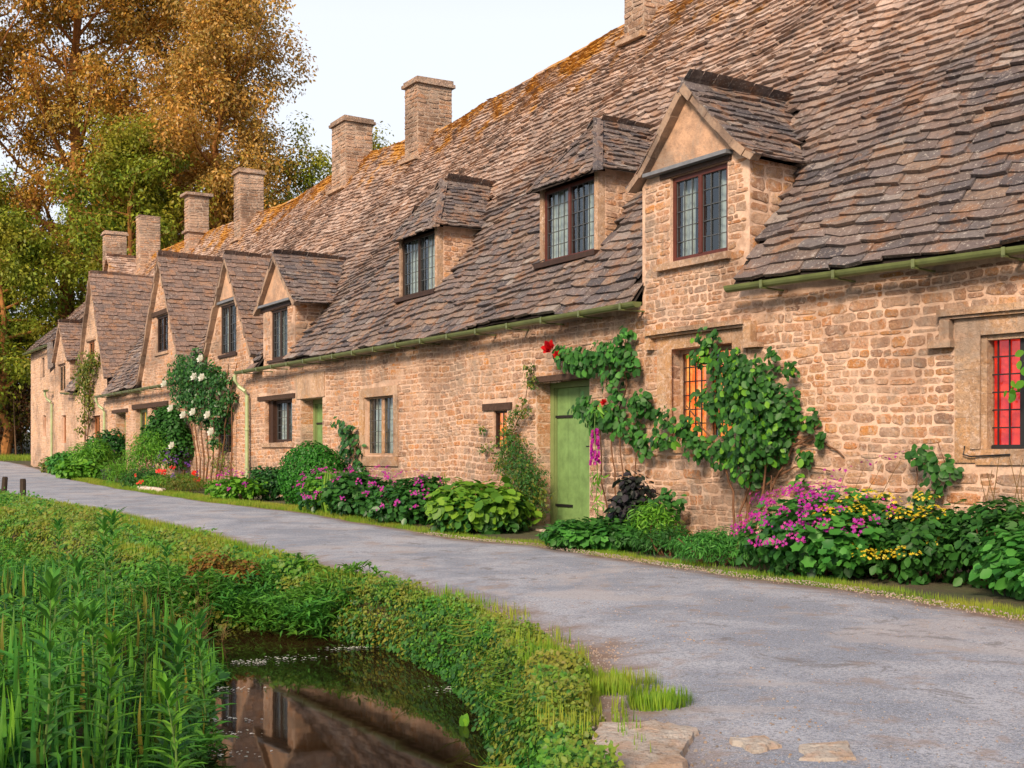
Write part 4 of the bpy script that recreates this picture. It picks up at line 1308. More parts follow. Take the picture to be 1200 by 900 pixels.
def lumpy(center, rad, k, frac=.42, seed=None):
    """sub-blobs spread over one ellipsoid so that the outline is uneven"""
    center = np.array(center, float); rad = np.array(rad, float)
    d = rdir(k); d[:, 2] = np.abs(d[:, 2]) * 1.0 - .25
    c = center + d * rad * RNG.uniform(.45, .78, (k, 1))
    r = rad[None] * RNG.uniform(frac * .65, frac * 1.25, (k, 1))
    return c, r

def foliage(name, mat, parent, cs, rs, n, size, kind='oval', up=.5, droop=.35, floor=None, loc=None, shell=.6):
    p, o = blobs(cs, rs, n, shell)
    if floor is not None:
        z0 = floor if np.isscalar(floor) else floor(p)
        keep = p[:, 2] > z0; p, o = p[keep], o[keep]
    m_ = len(p)
    nrm = unit(o * .8 + np.array([0, 0, up]) + rdir(m_) * .55)
    tip = unit(o + rdir(m_) * .8 + np.array([0, 0, -droop]))
    s = size * RNG.uniform(.45, 1.45, m_)
    return leaves(name, mat, parent, p, nrm, tip, s, kind, loc)

def W3(t, d, z): return FP([t, d, z])
def bed(t, d):
    """ground height in front of the wall"""
    x, y, _ = FP([t, d, 0]); return float(GZ(y))

def bush(name, label, cat, t, d, rad, lump, n, size, mat, kind='oval', up=.5, zoff=0, stems=True, group=None, frac=.42):
    x, y, _ = FP([t, d, 0]); z = float(GZ(y))
    root = thing(name, label, cat, (x, y, z), group)
    cs, rs = lumpy((x, y, z + rad[2] * .75 + zoff), rad, lump, frac)
    cs = np.vstack([cs, [(x, y, z + rad[2] * .6 + zoff)]]); rs = np.vstack([rs, [np.array(rad) * .72]])
    foliage('foliage', mat, root, cs, rs, n, size, kind, up, floor=z + .01)
    if stems:
        sb = MB(False)
        for k in range(9):
            a = RNG.uniform(0, 6.28); q = RNG.uniform(.3, .7)
            e = np.array([x + rad[0] * q * math.cos(a), y + rad[1] * q * math.sin(a), z + rad[2] * RNG.uniform(.7, 1.2)])
            s = np.array([x + .08 * math.cos(a), y + .08 * math.sin(a), z - .05])
            sb.tube([s, (s + e) / 2 + rdir(1)[0] * .04, e], [.014, .010, .005], 5)
        sb.build('stem', M['woody'], root)
    return root, (x, y, z)

def flowers(root, mat, cs, rs, n, size, name='flowers', up=.6, floor=0):
    p, o = blobs(cs, rs, n, 1.0)
    keep = (o[:, 2] > -.2) & (p[:, 2] > floor); p, o = p[keep], o[keep]
    nrm = unit(o + np.array([-.2, -.4, up]) + rdir(len(p)) * .4)
    return leaves(name, mat, root, p + o * .03, nrm, rdir(len(p)), size * RNG.uniform(.7, 1.2, len(p)), 'petal5')

def flowers_env(root, mat, c, rad, k, per, size, face, name='flowers', tall=1.0):
    """small heads of flowers standing just proud of a mound, mostly on its open side"""
    d = unit(rdir(k * 4) + np.array(face) * .9); d = d[d[:, 2] > -.1][:k]
    cc = np.array(c) + d * np.array(rad) * RNG.uniform(1.0, 1.12, (len(d), 1))
    p = np.repeat(cc, per, 0) + RNG.normal(size=(len(cc) * per, 3)) * np.array([.035, .035, .022 * tall])
    o = np.repeat(d, per, 0)
    return tag(leaves(name, mat, root, p, unit(o + np.array(face) * .6 + rdir(len(p)) * .5), rdir(len(p)), size * RNG.uniform(.7, 1.25, len(p)), 'petal5'), kind='stuff')

def bloom(name, mat, root, c, r):
    """a rose head: nested cupped petals"""
    pos, nr, tp, sz = [], [], [], []
    for ring, (k, rr, tilt) in enumerate(((3, .15, .15), (5, .3, .5), (6, .45, .9))):
        for q in range(k):
            a = q * 6.283 / k + ring
            out = np.array([math.cos(a), math.sin(a), 0])
            ax = unit(np.array([-.5, -.75, .35]))
            s1 = unit(np.cross(ax, [0, 0, 1.])); s2 = np.cross(s1, ax)
            o = out[0] * s1 + out[1] * s2
            pos.append(np.array(c) + o * r * rr * .5); nr.append(-o + ax * tilt); tp.append(ax * (1.2 - tilt * .8) + o * tilt); sz.append(r * 1.25)
    return leaves(name, mat, root, np.array(pos), np.array(nr), np.array(tp), np.array(sz), 'oval')

# climbers: blobs given in facade coordinates
def climb_blobs(lst):
    cs = np.array([FP([t, d, z]) for (t, d, z, r, q) in lst]); rs = np.array([(r, r * q, r) for (t, d, z, r, q) in lst])
    return cs, rs
def climber_leaves(root, lst, n, size, mat, kind='oval', up=.2, name='foliage', spread=.5):
    cs, rs = climb_blobs(lst)
    p, o = blobs(cs, rs, n, .35)
    m_ = len(p)
    out = np.array([-.80, -.60, 0])
    nrm = unit(out * 1.0 + o * .35 + rdir(m_) * spread + np.array([0, 0, up]))
    tip = unit(rdir(m_) * .8 + np.array([0, 0, -.7]))
    return leaves(name, mat, root, p, nrm, tip, size * RNG.uniform(.6, 1.25, m_), kind)
def vines(root, paths, r=.012, mat='woody', name='stem'):
    mb = MB()
    for p in paths:
        p = np.array(p, float); q = []
        for a, b_ in zip(p[:-1], p[1:]):
            for k in np.linspace(0, 1, 5)[:-1]: q.append(a + (b_ - a) * k + RNG.uniform(-.018, .018, 3))
        q.append(p[-1])
        mb.tube(q, np.linspace(r, r * .45, len(q)), 6)
    return mb.build(name, M[mat], root)

# ------------------------------------------------------------------ plants along the wall, right to left
def plant_root(name, label, cat, t, d, group=None):
    x, y, _ = FP([t, d, 0]); z = float(GZ(y)); return thing(name, label, cat, (x, y, z), group)

# 1 broad leaved dark plants at the right edge
r_, c_ = bush('leafy_plant', 'dark broad leaved plants by the lane at the right edge of the photo', 'plant', -7.6, -1.4, (.58, .7, .38), 16, 1800, .10, 'lf_blue', 'oval', .7)
r_, c_ = bush('leafy_plant', 'green bushy herbs under the sill of the red window', 'plant', -6.85, -.95, (.55, .8, .46), 18, 3200, .075, 'lf_mid', 'oval')
sp = MB(False)
for k in range(12):
    t = -6.5 - RNG.uniform(0, .9); x, y, _ = FP([t, -.35 - RNG.uniform(0, .4), 0]); h = RNG.uniform(.8, 1.15)
    sp.tube([(x, y, 0), (x + RNG.uniform(-.05, .05), y, h * .6), (x + RNG.uniform(-.1, .1), y, h)], [.006, .005, .003], 5)
sp.build('flower_stalk', M['red_stem'], r_)
r_, c_ = bush('leafy_plant', 'low mixed greenery running out of the photo at the right edge', 'plant', -9.3, -1.4, (.9, .9, .5), 16, 2200, .10, 'lf_mid', 'oval')
# 2 small climber left of the red window
root = plant_root('climbing_plant', 'small leafy shoot climbing the wall just left of the red window', 'climber', -5.85, -.25)
climber_leaves(root, [(-5.75, -.2, 1.12, .13, .7), (-5.95, -.2, .98, .16, .7), (-5.75, -.22, .75, .13, .7), (-5.9, -.25, .5, .16, 1)], 230, .085, 'lf_mid')
vines(root, [[(-5.85, -.3, 0), (-5.8, -.22, .5), (-5.95, -.15, 1.0), (-5.85, -.1, 1.25)], [(-5.9, -.3, 0), (-5.7, -.2, .7), (-5.65, -.15, 1.0)]], .010)
root = plant_root('climbing_plant', 'leafy shoot hanging over the panes of the red window', 'climber', -6.9, -.3)
climber_leaves(root, [(-6.68, -.16, 1.75, .10, .8), (-6.78, -.16, 1.9, .13, .8), (-6.85, -.16, 2.05, .12, .8), (-7.1, -.16, 1.7, .2, .8)], 60, .095, 'lf_bright')
vines(root, [[(-7.05, -.3, 0), (-7.1, -.22, 1.0), (-6.95, -.18, 1.7), (-6.75, -.16, 2.0)]], .012)
# 3 yellow flowered plant
r_, c_ = bush('flowering_plant', 'green plant with yellow flower heads between the purple geranium and the red window', 'plant', -6.15, -1.1, (.50, .62, .42), 14, 2600, .075, 'lf_mid', 'oval')
for k in range(24):
    a = RNG.uniform(-.45, .45); q = FP([-6.02 + a, -1.25 + RNG.uniform(-.45, .25), 0]); zz = .38 + RNG.uniform(-.15, .38)
    f_ = flowers(r_, 'petal_yellow', [(q[0], q[1], zz)], [(.085, .085, .045)], 60, .035, 'flower_head', 1.0)
# 4 purple geranium
r_, c_ = bush('geranium', 'large mound of scalloped leaves with magenta flowers right of the big climber', 'flowering plant', -5.35, -1.3, (.76, .70, .48), 24, 2600, .095, 'lf_blue', 'lobed', .8)
fx, fy, fz = c_
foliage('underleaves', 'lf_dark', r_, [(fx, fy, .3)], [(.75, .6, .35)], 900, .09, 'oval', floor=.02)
flowers_env(r_, 'petal_magenta', (fx, fy, fz + .38), (.74, .68, .46), 85, 8, .036, (-.6, -.6, .6))
vines(r_, [[(-5.0 - k * .12, -.9, .1), (-5.0 - k * .15, -.8, .6), (-5.05 - k * .2, -.75, .92 + .04 * k)] for k in range(5)], .005, 'red_stem', 'flower_stalk')
flowers(r_, 'petal_magenta', [FP([-5.05 - k * .2, -.75, .94 + .04 * k]) for k in range(5)], [(.04, .04, .03)] * 5, 40, .045, 'tall_flowers')
# 5 ground cover below the climber
r_, c_ = bush('leafy_plant', 'low green ground cover below the big climber beside the lane', 'plant', -4.05, -1.25, (.58, .48, .24), 16, 3400, .065, 'lf_blue', 'lance')
r_, c_ = bush('leafy_plant', 'low green shoots at the foot of the wall under the climber window', 'plant', -3.1, -.85, (.6, .45, .22), 14, 2600, .065, 'lf_mid', 'lance')
# 6 the big climber
root = plant_root('honeysuckle_climber', 'big round leaved climber covering the window with orange curtains', 'climber', -3.6, -.2)
BIG = [(-3.05, -.25, 2.45, .15, .6), (-3.0, -.25, 2.28, .14, .6), (-3.42, -.28, 2.12, .24, .7), (-3.75, -.32, 1.9, .32, .8), (-3.35, -.30, 1.74, .22, .7), (-4.0, -.3, 1.62, .32, .8),
       (-3.75, -.34, 1.45, .34, .8), (-4.0, -.32, 1.25, .26, .8), (-3.35, -.30, 1.16, .20, .7), (-3.7, -.30, 1.02, .22, .8), (-2.95, -.22, 1.78, .13, .6), (-2.25, -.20, 1.58, .13, .6),
       (-2.70, -.26, 1.42, .19, .7), (-2.2, -.20, 1.34, .15, .6), (-2.9, -.26, 1.22, .15, .7), (-4.4, -.15, 1.5, .12, .6), (-4.35, -.15, 1.10, .10, .6), (-3.95, -.18, 2.22, .09, .6), (-4.2, -.18, 2.05, .10, .6), (-4.25, -.15, .85, .08, .6), (-4.55, -.12, 1.3, .08, .5)]
climber_leaves(root, BIG, 2000, .085, 'lf_mid', name='foliage')
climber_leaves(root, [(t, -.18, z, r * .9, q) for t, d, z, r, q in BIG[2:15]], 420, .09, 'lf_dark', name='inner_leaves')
climber_leaves(root, [(t, d - .06, z, r, q) for t, d, z, r, q in BIG], 260, .09, 'lf_bright', name='young_leaves')
vines(root, [[(-3.6, -.25, 0), (-3.55, -.25, .5), (-3.75, -.22, 1.0), (-3.8, -.2, 1.6), (-3.5, -.2, 2.1)], [(-3.7, -.3, 0), (-3.85, -.25, .6), (-3.9, -.2, 1.2), (-4.1, -.15, 1.7)],
             [(-3.62, -.2, 0), (-3.75, -.2, .45), (-4.0, -.2, .85), (-4.2, -.15, 1.2), (-4.5, -.1, 1.45)], [(-3.5, -.3, 0), (-3.4, -.2, .7), (-3.2, -.2, 1.2), (-2.6, -.15, 1.7)],
             [(-4.15, -.45, .05), (-4.05, -.35, .5), (-3.95, -.2, .9)], [(-3.55, -.2, .2), (-3.68, -.2, .7), (-4.2, -.12, 1.0), (-4.6, -.06, .95)],
             [(-3.66, -.2, .1), (-3.6, -.2, .7), (-3.9, -.12, 1.3), (-4.5, -.06, 1.2)], [(-3.5, -.1, 1.0), (-4.4, -.06, 1.3), (-4.75, -.03, 1.1)]], .016)
# 7 rose over and right of the door
root = plant_root('climbing_rose', 'climbing rose with a red bloom trained over the green door', 'climber', -1.3, -.2)
ROSE = [(.05, -.16, 2.50, .15, .7), (-.25, -.2, 2.42, .18, .7), (-.6, -.22, 2.36, .20, .7), (-.95, -.22, 2.40, .20, .7), (-1.3, -.22, 2.42, .2, .7), (-1.55, -.2, 2.28, .17, .7), (-1.2, -.2, 2.12, .17, .7),
        (-1.45, -.2, 2.62, .12, .7), (-.55, -.2, 1.76, .17, .7), (-.85, -.2, 1.62, .2, .7), (-1.25, -.2, 1.58, .2, .7), (-1.6, -.2, 1.42, .17, .7), (-1.75, -.2, 1.75, .2, .7), (-1.3, -.2, 1.88, .1, .7), (-1.85, -.2, 1.25, .14, .7)]
climber_leaves(root, ROSE, 760, .105, 'lf_mid', name='foliage')
climber_leaves(root, ROSE, 260, .10, 'lf_blue', name='upper_leaves')
vines(root, [[(-1.3, -.2, 0), (-1.2, -.15, .7), (-1.05, -.12, 1.4), (-1.4, -.1, 2.0), (-1.2, -.15, 2.4), (-.5, -.15, 2.4), (.0, -.14, 2.5)], [(-1.45, -.2, 0), (-1.35, -.15, .9), (-1.2, -.1, 1.7), (-.8, -.1, 1.75)],
             [(-1.25, -.2, 0), (-.9, -.15, .8), (-.8, -.12, 1.5), (-.6, -.1, 1.8)], [(-1.5, -.2, .1), (-1.6, -.15, .9), (-1.7, -.12, 1.6)]], .012)
for (t, z, r) in ((.10, 2.56, .10), (-.08, 2.46, .055), (-1.15, 1.78, .045)):
    bloom('rose_bloom', 'petal_red', root, FP([t, -.28, z]), r)
# 8 foxglove
root = plant_root('foxglove', 'single tall foxglove with magenta bells beside the green door', 'flower', -1.08, -.35)
vines(root, [[(-1.10, -.35, 0), (-1.07, -.35, .8), (-1.02, -.36, 1.6), (-1.00, -.36, 1.85)]], .008, 'green_stem')
pos, nr, tp, sz = [], [], [], []
for k in range(46):
    z = 1.02 + .45 * k / 46; a = RNG.uniform(0, 6.28); rr = .012 + .035 * (1 - k / 60)
    c = FP([-1.04, -.355, z]) + np.array([math.cos(a), math.sin(a), 0]) * rr
    for q in range(3):
        pos.append(c); nr.append(np.array([math.cos(a + q * 2.1), math.sin(a + q * 2.1), .2])); tp.append(np.array([math.cos(a) * .7, math.sin(a) * .7, -.8])); sz.append(.05)
leaves('bells', 'petal_magenta', root, np.array(pos), np.array(nr), np.array(tp), np.array(sz), 'oval')
climber_leaves(root, [(-1.08, -.35, z, .10, 1) for z in (.25, .45, .65, .85, 1.7)], 60, .12, 'lf_bright', 'lance')
# 9 dark leaved shrub
r_, c_ = bush('dark_shrub', 'shrub with dusky purple leaves between the door and the climber window', 'shrub', -2.05, -.5, (.34, .32, .52), 14, 900, .085, 'lf_purple', 'oval', zoff=.05)
climber_leaves(r_, [(-2.3, -.4, .5, .25, 1), (-1.7, -.4, .3, .25, 1), (-2.6, -.4, .55, .18, 1)], 260, .09, 'lf_mid', 'oval', name='green_leaves')
# 10 lady's mantle by the door
r_, c_ = bush('leafy_plant', 'mound of pale scalloped leaves spilling onto the lane right of the green door', 'plant', -2.1, -1.05, (.60, .48, .25), 18, 1500, .085, 'lf_blue', 'lobed', .9)
foliage('underleaves', 'lf_mid', r_, [(c_[0], c_[1], .18)], [(.66, .45, .2)], 1100, .08, 'oval', floor=.02)
r_, c_ = bush('leafy_plant', 'small mound of scalloped leaves at the right foot of the green door', 'plant', -1.35, -.95, (.32, .32, .19), 9, 520, .085, 'lf_blue', 'lobed', .9)
r_, c_ = bush('fern', 'feathery green fern between the dark shrub and the scalloped leaves', 'fern', -2.65, -.65, (.32, .28, .40), 10, 1500, .07, 'lf_bright', 'lance')
# 11 vine and broad leaves left of the door
root = plant_root('climbing_plant', 'fine leaved climber rising from the bed past the slit window', 'climber', .9, -.35)
VN = [(1.50, -.15, 1.62, .07, .7), (1.38, -.18, 1.42, .14, .8), (1.25, -.2, 1.62, .11, .8), (1.1, -.2, 1.72, .12, .8), (1.3, -.22, 1.2, .28, .8), (1.05, -.25, .95, .30, .9), (.75, -.3, .7, .32, .9), (.55, -.32, .45, .32, .9), (.9, -.3, .5, .35, .9), (1.55, -.2, .98, .17, .8), (1.0, -.15, 1.9, .08, .6), (.85, -.12, 2.15, .12, .6), (.92, -.12, 2.35, .10, .6), (2.25, -.10, 1.50, .07, .6), (2.2, -.12, 1.2, .08, .6), (.95, -.15, 1.75, .08, .6)]
climber_leaves(root, VN + [(.75, -.3, .95, .28, .9), (1.0, -.28, 1.2, .24, .9), (.55, -.3, .75, .28, .9)], 4600, .055, 'lf_mid', 'lance', spread=1.0)
climber_leaves(root, VN, 1500, .05, 'lf_warm', 'oval', spread=1.0, name='yellow_leaves')
vines(root, [[(.9, -.3, 0), (1.0, -.2, .8), (1.3, -.15, 1.4), (1.1, -.1, 1.8), (.9, -.08, 2.3)], [(.8, -.3, 0), (1.2, -.2, .8), (1.7, -.1, 1.5)]], .010)
r_, c_ = bush('leafy_plant', 'bank of heart shaped lime green leaves left of the green door', 'plant', .75, -1.05, (.76, .60, .46), 20, 1500, .135, 'lf_lime', 'oval', .7)
foliage('underleaves', 'lf_mid', r_, [(c_[0], c_[1], .25)], [(.66, .5, .35)], 1200, .10, 'oval', floor=.02)
r_, c_ = bush('leafy_plant', 'lime green leaves under the tiny slit window', 'plant', 1.5, -.5, (.5, .42, .40), 11, 800, .12, 'lf_bright', 'oval', .7)
# 12 geraniums towards the left
for (t, d, rad, n, lb) in ((2.55, -1.2, (.72, .6, .44), 950, 'geranium clump with magenta flowers beside the heart shaped leaves'), (3.9, -1.2, (.7, .6, .46), 950, 'geranium clump with magenta flowers below the mullioned window'),
                           (5.25, -1.2, (.7, .58, .44), 800, 'geranium clump with magenta flowers and irises between the box bush and the mullioned window')):
    r_, c_ = bush('geranium', lb, 'flowering plant', t, d, rad, 18, n * 2, .09, 'lf_bright' if t > 4 else 'lf_mid', 'lobed', .8)
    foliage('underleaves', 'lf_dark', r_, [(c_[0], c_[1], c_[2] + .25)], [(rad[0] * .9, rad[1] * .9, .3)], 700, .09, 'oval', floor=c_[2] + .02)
    flowers_env(r_, 'petal_magenta', (c_[0], c_[1], c_[2] + rad[2] * .75), rad, 20, 8, .042, (-.2, -.8, .8))
for (t, d, lb) in ((4.75, -1.55, 'clump of arching sword leaves in front of the geraniums'), (2.6, -.7, 'grassy tuft behind the geraniums against the wall')):
    root = plant_root('iris_leaves', lb, 'plant', t, d)
    x, y, z = root.location; n = 60
    a = RNG.uniform(0, 6.28, n); o = np.column_stack([np.cos(a), np.sin(a), np.zeros(n)])
    p = np.array([x, y, z]) + o * RNG.uniform(0, .12, (n, 1))
    leaves('blades', 'lf_lime', root, p, -o * .9 + np.array([0, 0, .3]), unit(o * .45 + np.array([0, 0, 1.])) , RNG.uniform(.45, .75, n), 'blade')
# 13 rose left of the mullioned window
root = plant_root('climbing_rose', 'short rose bush against the wall left of the mullioned window', 'climber', 7.5, -.3)
climber_leaves(root, [(7.7, -.15, 1.72, .13, .8), (7.4, -.15, 1.62, .14, .8), (7.1, -.2, 1.5, .18, .8), (6.9, -.2, 1.25, .2, .8), (7.0, -.2, .95, .25, .8), (6.6, -.25, .8, .22, .8), (7.3, -.2, 1.2, .15, .8), (6.3, -.3, .75, .13, .8)], 380, .10, 'lf_dark')
vines(root, [[(7.1, -.3, 0), (7.0, -.2, .8), (7.1, -.12, 1.5), (7.6, -.1, 1.75)], [(7.2, -.3, 0), (6.9, -.2, .9), (6.8, -.12, 1.4)], [(7.0, -.3, 0), (6.5, -.2, .9)]], .010, 'red_stem')
# 14 clipped ball
x, y, _ = FP([6.95, -.95, 0]); z = float(GZ(y))
root = thing('clipped_bush', 'round clipped bright green bush in front of the left green door', 'bush', (x, y, z))
cs, rs = [(x, y, z + .54)], [(.60, .60, .62)]
p, o = blobs(cs, rs, 12000, .9); k_ = p[:, 2] > z; p, o = p[k_], o[k_]
p += o * (.035 * vnoise(p[:, :2] + p[:, 2:3], 9))[:, None]
leaves('foliage', 'lf_box', root, p, unit(o + rdir(len(p)) * .6), unit(o * .8 + rdir(len(p)) * .6 + np.array([0, 0, .5])), RNG.uniform(.03, .055, len(p)), 'oval')
sb = MB(False); sb.tube([(x, y, z - .05), (x, y, z + .5)], .05, 8); sb.build('stem', M['woody'], root)
# 15 dark round shrub and geraniums under it
r_, c_ = bush('round_shrub', 'dark glossy rounded shrub under the dark timber window', 'shrub', 9.75, -.72, (.56, .5, .46), 24, 4600, .07, 'lf_dark', 'oval', frac=.36)
r_, c_ = bush('geranium', 'low geraniums with pink flowers in front of the dark rounded shrub', 'flowering plant', 9.7, -1.5, (.56, .42, .36), 14, 1000, .09, 'lf_bright', 'lobed', .8)
flowers_env(r_, 'petal_magenta', (c_[0], c_[1], c_[2] + .28), (.56, .42, .36), 12, 6, .05, (0, -.6, .9))
# 16 bed of red flowers with edging stones
r_, c_ = bush('flower_bed_plant', 'low feathery plants with scarlet and violet flowers under the white rose', 'flowering plant', 14.9, -1.2, (.95, .42, .28), 18, 3000, .08, 'lf_bright', 'lance')
flowers_env(r_, 'petal_scarlet', (c_[0], c_[1], c_[2] + .24), (.95, .42, .3), 9, 6, .09, (0, -.9, .6), 'scarlet_flowers')
flowers_env(r_, 'petal_violet', (c_[0] + .1, c_[1], c_[2] + .42), (.7, .5, .5), 12, 12, .05, (0, -.6, .9), 'violet_flowers', 2.5)
r_, c_ = bush('flower_bed_plant', 'brownish heather like clump right of the scarlet flowers', 'plant', 13.4, -1.45, (.6, .42, .30), 10, 2000, .06, 'lf_warm', 'lance')
for k in range(7):
    t = 13.6 + k * .34 + random.uniform(-.1, .1); s = random.uniform(.10, .17)
    p = FP([t, -1.82 + random.uniform(-.06, .06), 0]); z = float(GZ(p[1]))
    mb = MB(False); n = 9
    ring = [(p[0] + s * math.cos(a) * random.uniform(.8, 1.1), p[1] + s * math.sin(a) * random.uniform(.7, 1)) for a in np.arange(n) * 6.283 / n]
    v = [(a, b_, z - .03) for a, b_ in ring] + [(a, b_, z + .07) for a, b_ in ring] + [(p[0] + (a - p[0]) * .6, p[1] + (b_ - p[1]) * .6, z + .11) for a, b_ in ring]
    mb.add(v, [(i, (i + 1) % n, n + (i + 1) % n, n + i) for i in range(n)] + [(n + i, n + (i + 1) % n, 2 * n + (i + 1) % n, 2 * n + i) for i in range(n)] + [tuple(range(2 * n, 3 * n))])
    o = mb.build('edging_stone', M['grey_slab'], None, loc=(p[0], p[1], z))
    tag(o, 'small pale stone edging the bed of scarlet flowers', 'stone', 'edging stones of the flower bed')
# 17 white climbing rose
root = plant_root('climbing_rose', 'tall climbing rose with white blooms on the narrow gabled cottage', 'climber', 15.6, -.2)
WR = [(18.0, -.30, 3.05, .30, .7), (17.3, -.34, 3.25, .38, .7), (16.5, -.36, 3.20, .42, .7), (15.6, -.36, 3.10, .42, .7), (14.8, -.34, 2.95, .38, .7), (14.1, -.30, 2.8, .30, .7), (17.4, -.3, 2.6, .32, .7),
      (16.6, -.34, 2.6, .36, .7), (15.7, -.34, 2.5, .38, .7), (14.9, -.32, 2.35, .34, .7), (14.2, -.28, 2.2, .28, .7), (15.4, -.28, 1.95, .28, .7), (14.4, -.26, 1.75, .26, .7), (16.6, -.28, 2.1, .22, .7), (13.8, -.22, 2.45, .18, .7), (17.6, -.3, 3.6, .14, .7), (15.0, -.22, 1.4, .2, .7), (16.2, -.3, 3.65, .14, .6)]
climber_leaves(root, WR, 3000, .085, 'lf_dark', spread=.9)
climber_leaves(root, WR, 1900, .085, 'lf_mid', spread=.9, name='lighter_leaves')
vines(root, [[(15.6 + a, -.25, 0), (15.5 + a * 1.3, -.2, 1.0), (15.7 + a * 2, -.2, 2.0), (15.6 + a * 3, -.25, 3.2)] for a in (-.6, -.3, 0, .25, .5, -.8, .7)] + [[(13.8, -.2, 0), (13.9, -.15, 1.2), (13.8, -.15, 2.6)]], .024)
wb = None
for k, (t, z) in enumerate([(14.5, 3.35), (15.0, 2.95), (15.1, 2.1), (13.95, 2.0), (17.0, 2.25), (15.9, 2.05), (16.9, 1.3), (14.4, 2.9), (17.6, 2.9), (13.7, 1.6)]):
    bloom('rose_bloom', 'petal_white', root, FP([t, -.66, z]), .10)
# climber leaves low on the same wall
climber_leaves(root, [(15.0, -.15, .9, .3, .6), (14.3, -.15, .8, .3, .6), (14.6, -.15, 1.3, .2, .6)], 260, .07, 'lf_warm', name='low_leaves')
# 18 tall bushes
r_, c_ = bush('tall_shrub', 'tall loose yellow green shrub left of the white rose', 'shrub', 17.9, -.95, (.78, .7, .98), 24, 5200, .09, 'lf_bright', 'lance', zoff=.05, frac=.38)
foliage('dark_leaves', 'lf_mid', r_, *lumpy((c_[0] + .3, c_[1] + .2, c_[2] + 1.35), (.6, .55, .9), 14), 4200, .09, 'oval')
r_, c_ = bush('tall_shrub', 'narrow dark upright shrub against the wall beside the tall yellow green one', 'shrub', 17.6, -.35, (.5, .4, .85), 18, 3600, .09, 'lf_mid', 'oval', zoff=.55)
r_, c_ = bush('grassy_plant', 'drooping grass like plant at the foot of the tall shrub', 'plant', 18.7, -1.5, (.75, .5, .45), 10, 1500, .16, 'lf_bright', 'blade')
r_, c_ = bush('leafy_plant', 'soft green mound between the tall shrub and the scarlet flowers', 'plant', 16.3, -1.45, (.7, .5, .36), 14, 2000, .09, 'lf_mid', 'lance')
# 19 ferns and mounds at the far end
r_, c_ = bush('fern', 'big feathery fern beside the deep far doorway', 'fern', 24.6, -.95, (.72, .65, .72), 20, 3800, .11, 'lf_bright', 'lance', zoff=.1)
r_, c_ = bush('leafy_plant', 'broad green leaves at the lane edge below the big fern', 'plant', 23.6, -1.65, (.75, .5, .38), 12, 1500, .14, 'lf_bright', 'oval')
r_, c_ = bush('leafy_plant', 'grey green mound at the left end of the flower beds', 'plant', 26.8, -1.2, (.95, .7, .50), 16, 2600, .11, 'lf_blue', 'oval')
r_, c_ = bush('dark_shrub', 'dark bush against the wall behind the big fern', 'shrub', 25.4, -.4, (.7, .4, .6), 12, 1800, .10, 'lf_dark', 'oval', zoff=.5)
r_, c_ = bush('leafy_plant', 'small yellow green mound nearest the far corner of the row', 'plant', 29.2, -1.1, (.9, .6, .32), 10, 1200, .10, 'lf_warm', 'oval')
root = plant_root('climbing_plant', 'thin yellowing climber on the wall below the broad brown gable', 'climber', 28.6, -.2)
CL = [(29.6, -.2, 4.0, .35, .6), (28.9, -.2, 4.3, .4, .6), (28.3, -.2, 4.0, .4, .6), (28.8, -.2, 3.5, .4, .6), (29.4, -.2, 3.2, .4, .6), (28.7, -.2, 2.8, .35, .6), (29.8, -.2, 3.7, .35, .6), (29.2, -.2, 2.3, .3, .6), (27.9, -.2, 4.3, .3, .6), (29.9, -.2, 1.9, .2, .6)]
climber_leaves(root, CL, 1500, .10, 'lf_warm', spread=.9)
vines(root, [[(29.0, -.2, .2), (29.0, -.15, 2.0), (28.6, -.15, 4.2)], [(29.2, -.2, .2), (29.5, -.15, 2.4), (29.6, -.15, 4.0)]], .025)
# a plant pot by the far doorway
mb = MB(False); p = FP([20.9, -1.35, 0]); z = float(GZ(p[1])); n = 12; v = []
for r, h in ((.13, 0), (.19, .32), (.21, .32), (.21, .37), (.18, .37), (.15, .2)):
    v += [(p[0] + r * math.cos(a), p[1] + r * math.sin(a), z + h) for a in np.arange(n) * 6.283 / n]
mb.add(v, [(k * n + i, k * n + (i + 1) % n, (k + 1) * n + (i + 1) % n, (k + 1) * n + i) for k in range(5) for i in range(n)])
tag(mb.build('plant_pot', M['iron'], None, loc=(p[0], p[1], z)), 'dark plant pot by the lane left of the tall yellow green shrub', 'pot')

# ------------------------------------------------------------------ grass and bank cover (nobody could count these)
def scatter_poly(n, x0, x1, y0, y1, test):
    p = np.column_stack([RNG.uniform(x0, x1, n), RNG.uniform(y0, y1, n)])
    return p[test(p)]
def along(line, n, o0, o1, y0, y1):
    """points in a band beside a line; positive offsets lie to its right when walking away from the camera"""
    seg = np.linalg.norm(np.diff(line, axis=0), axis=1); ok = [i for i in range(len(seg)) if max(line[i][1], line[i + 1][1]) > y0 and min(line[i][1], line[i + 1][1]) < y1]
    w = seg[ok] / seg[ok].sum(); k = np.array(ok)[RNG.choice(len(ok), n, p=w)]
    a, b = line[k], line[k + 1]; f = RNG.random(n)[:, None]; t = unit(b - a)
    p = a + (b - a) * f + np.column_stack([t[:, 1], -t[:, 0]]) * RNG.uniform(o0, o1, n)[:, None]
    return p[(p[:, 1] > y0) & (p[:, 1] < y1)]
def dl_dr(p): return seg_dist(p, L_BANK), seg_dist(p, R_BANK)
def verge_side(p):
    """between the stream's far bank and the lane"""
    return ~inside_poly(p, ROADPOLY) & ~inside_poly(p, CH) & (seg_dist(p, R_BANK) < seg_dist(p, L_BANK)) & (seg_dist(p, ROAD_FAR) > seg_dist(p, ROAD_NEAR))

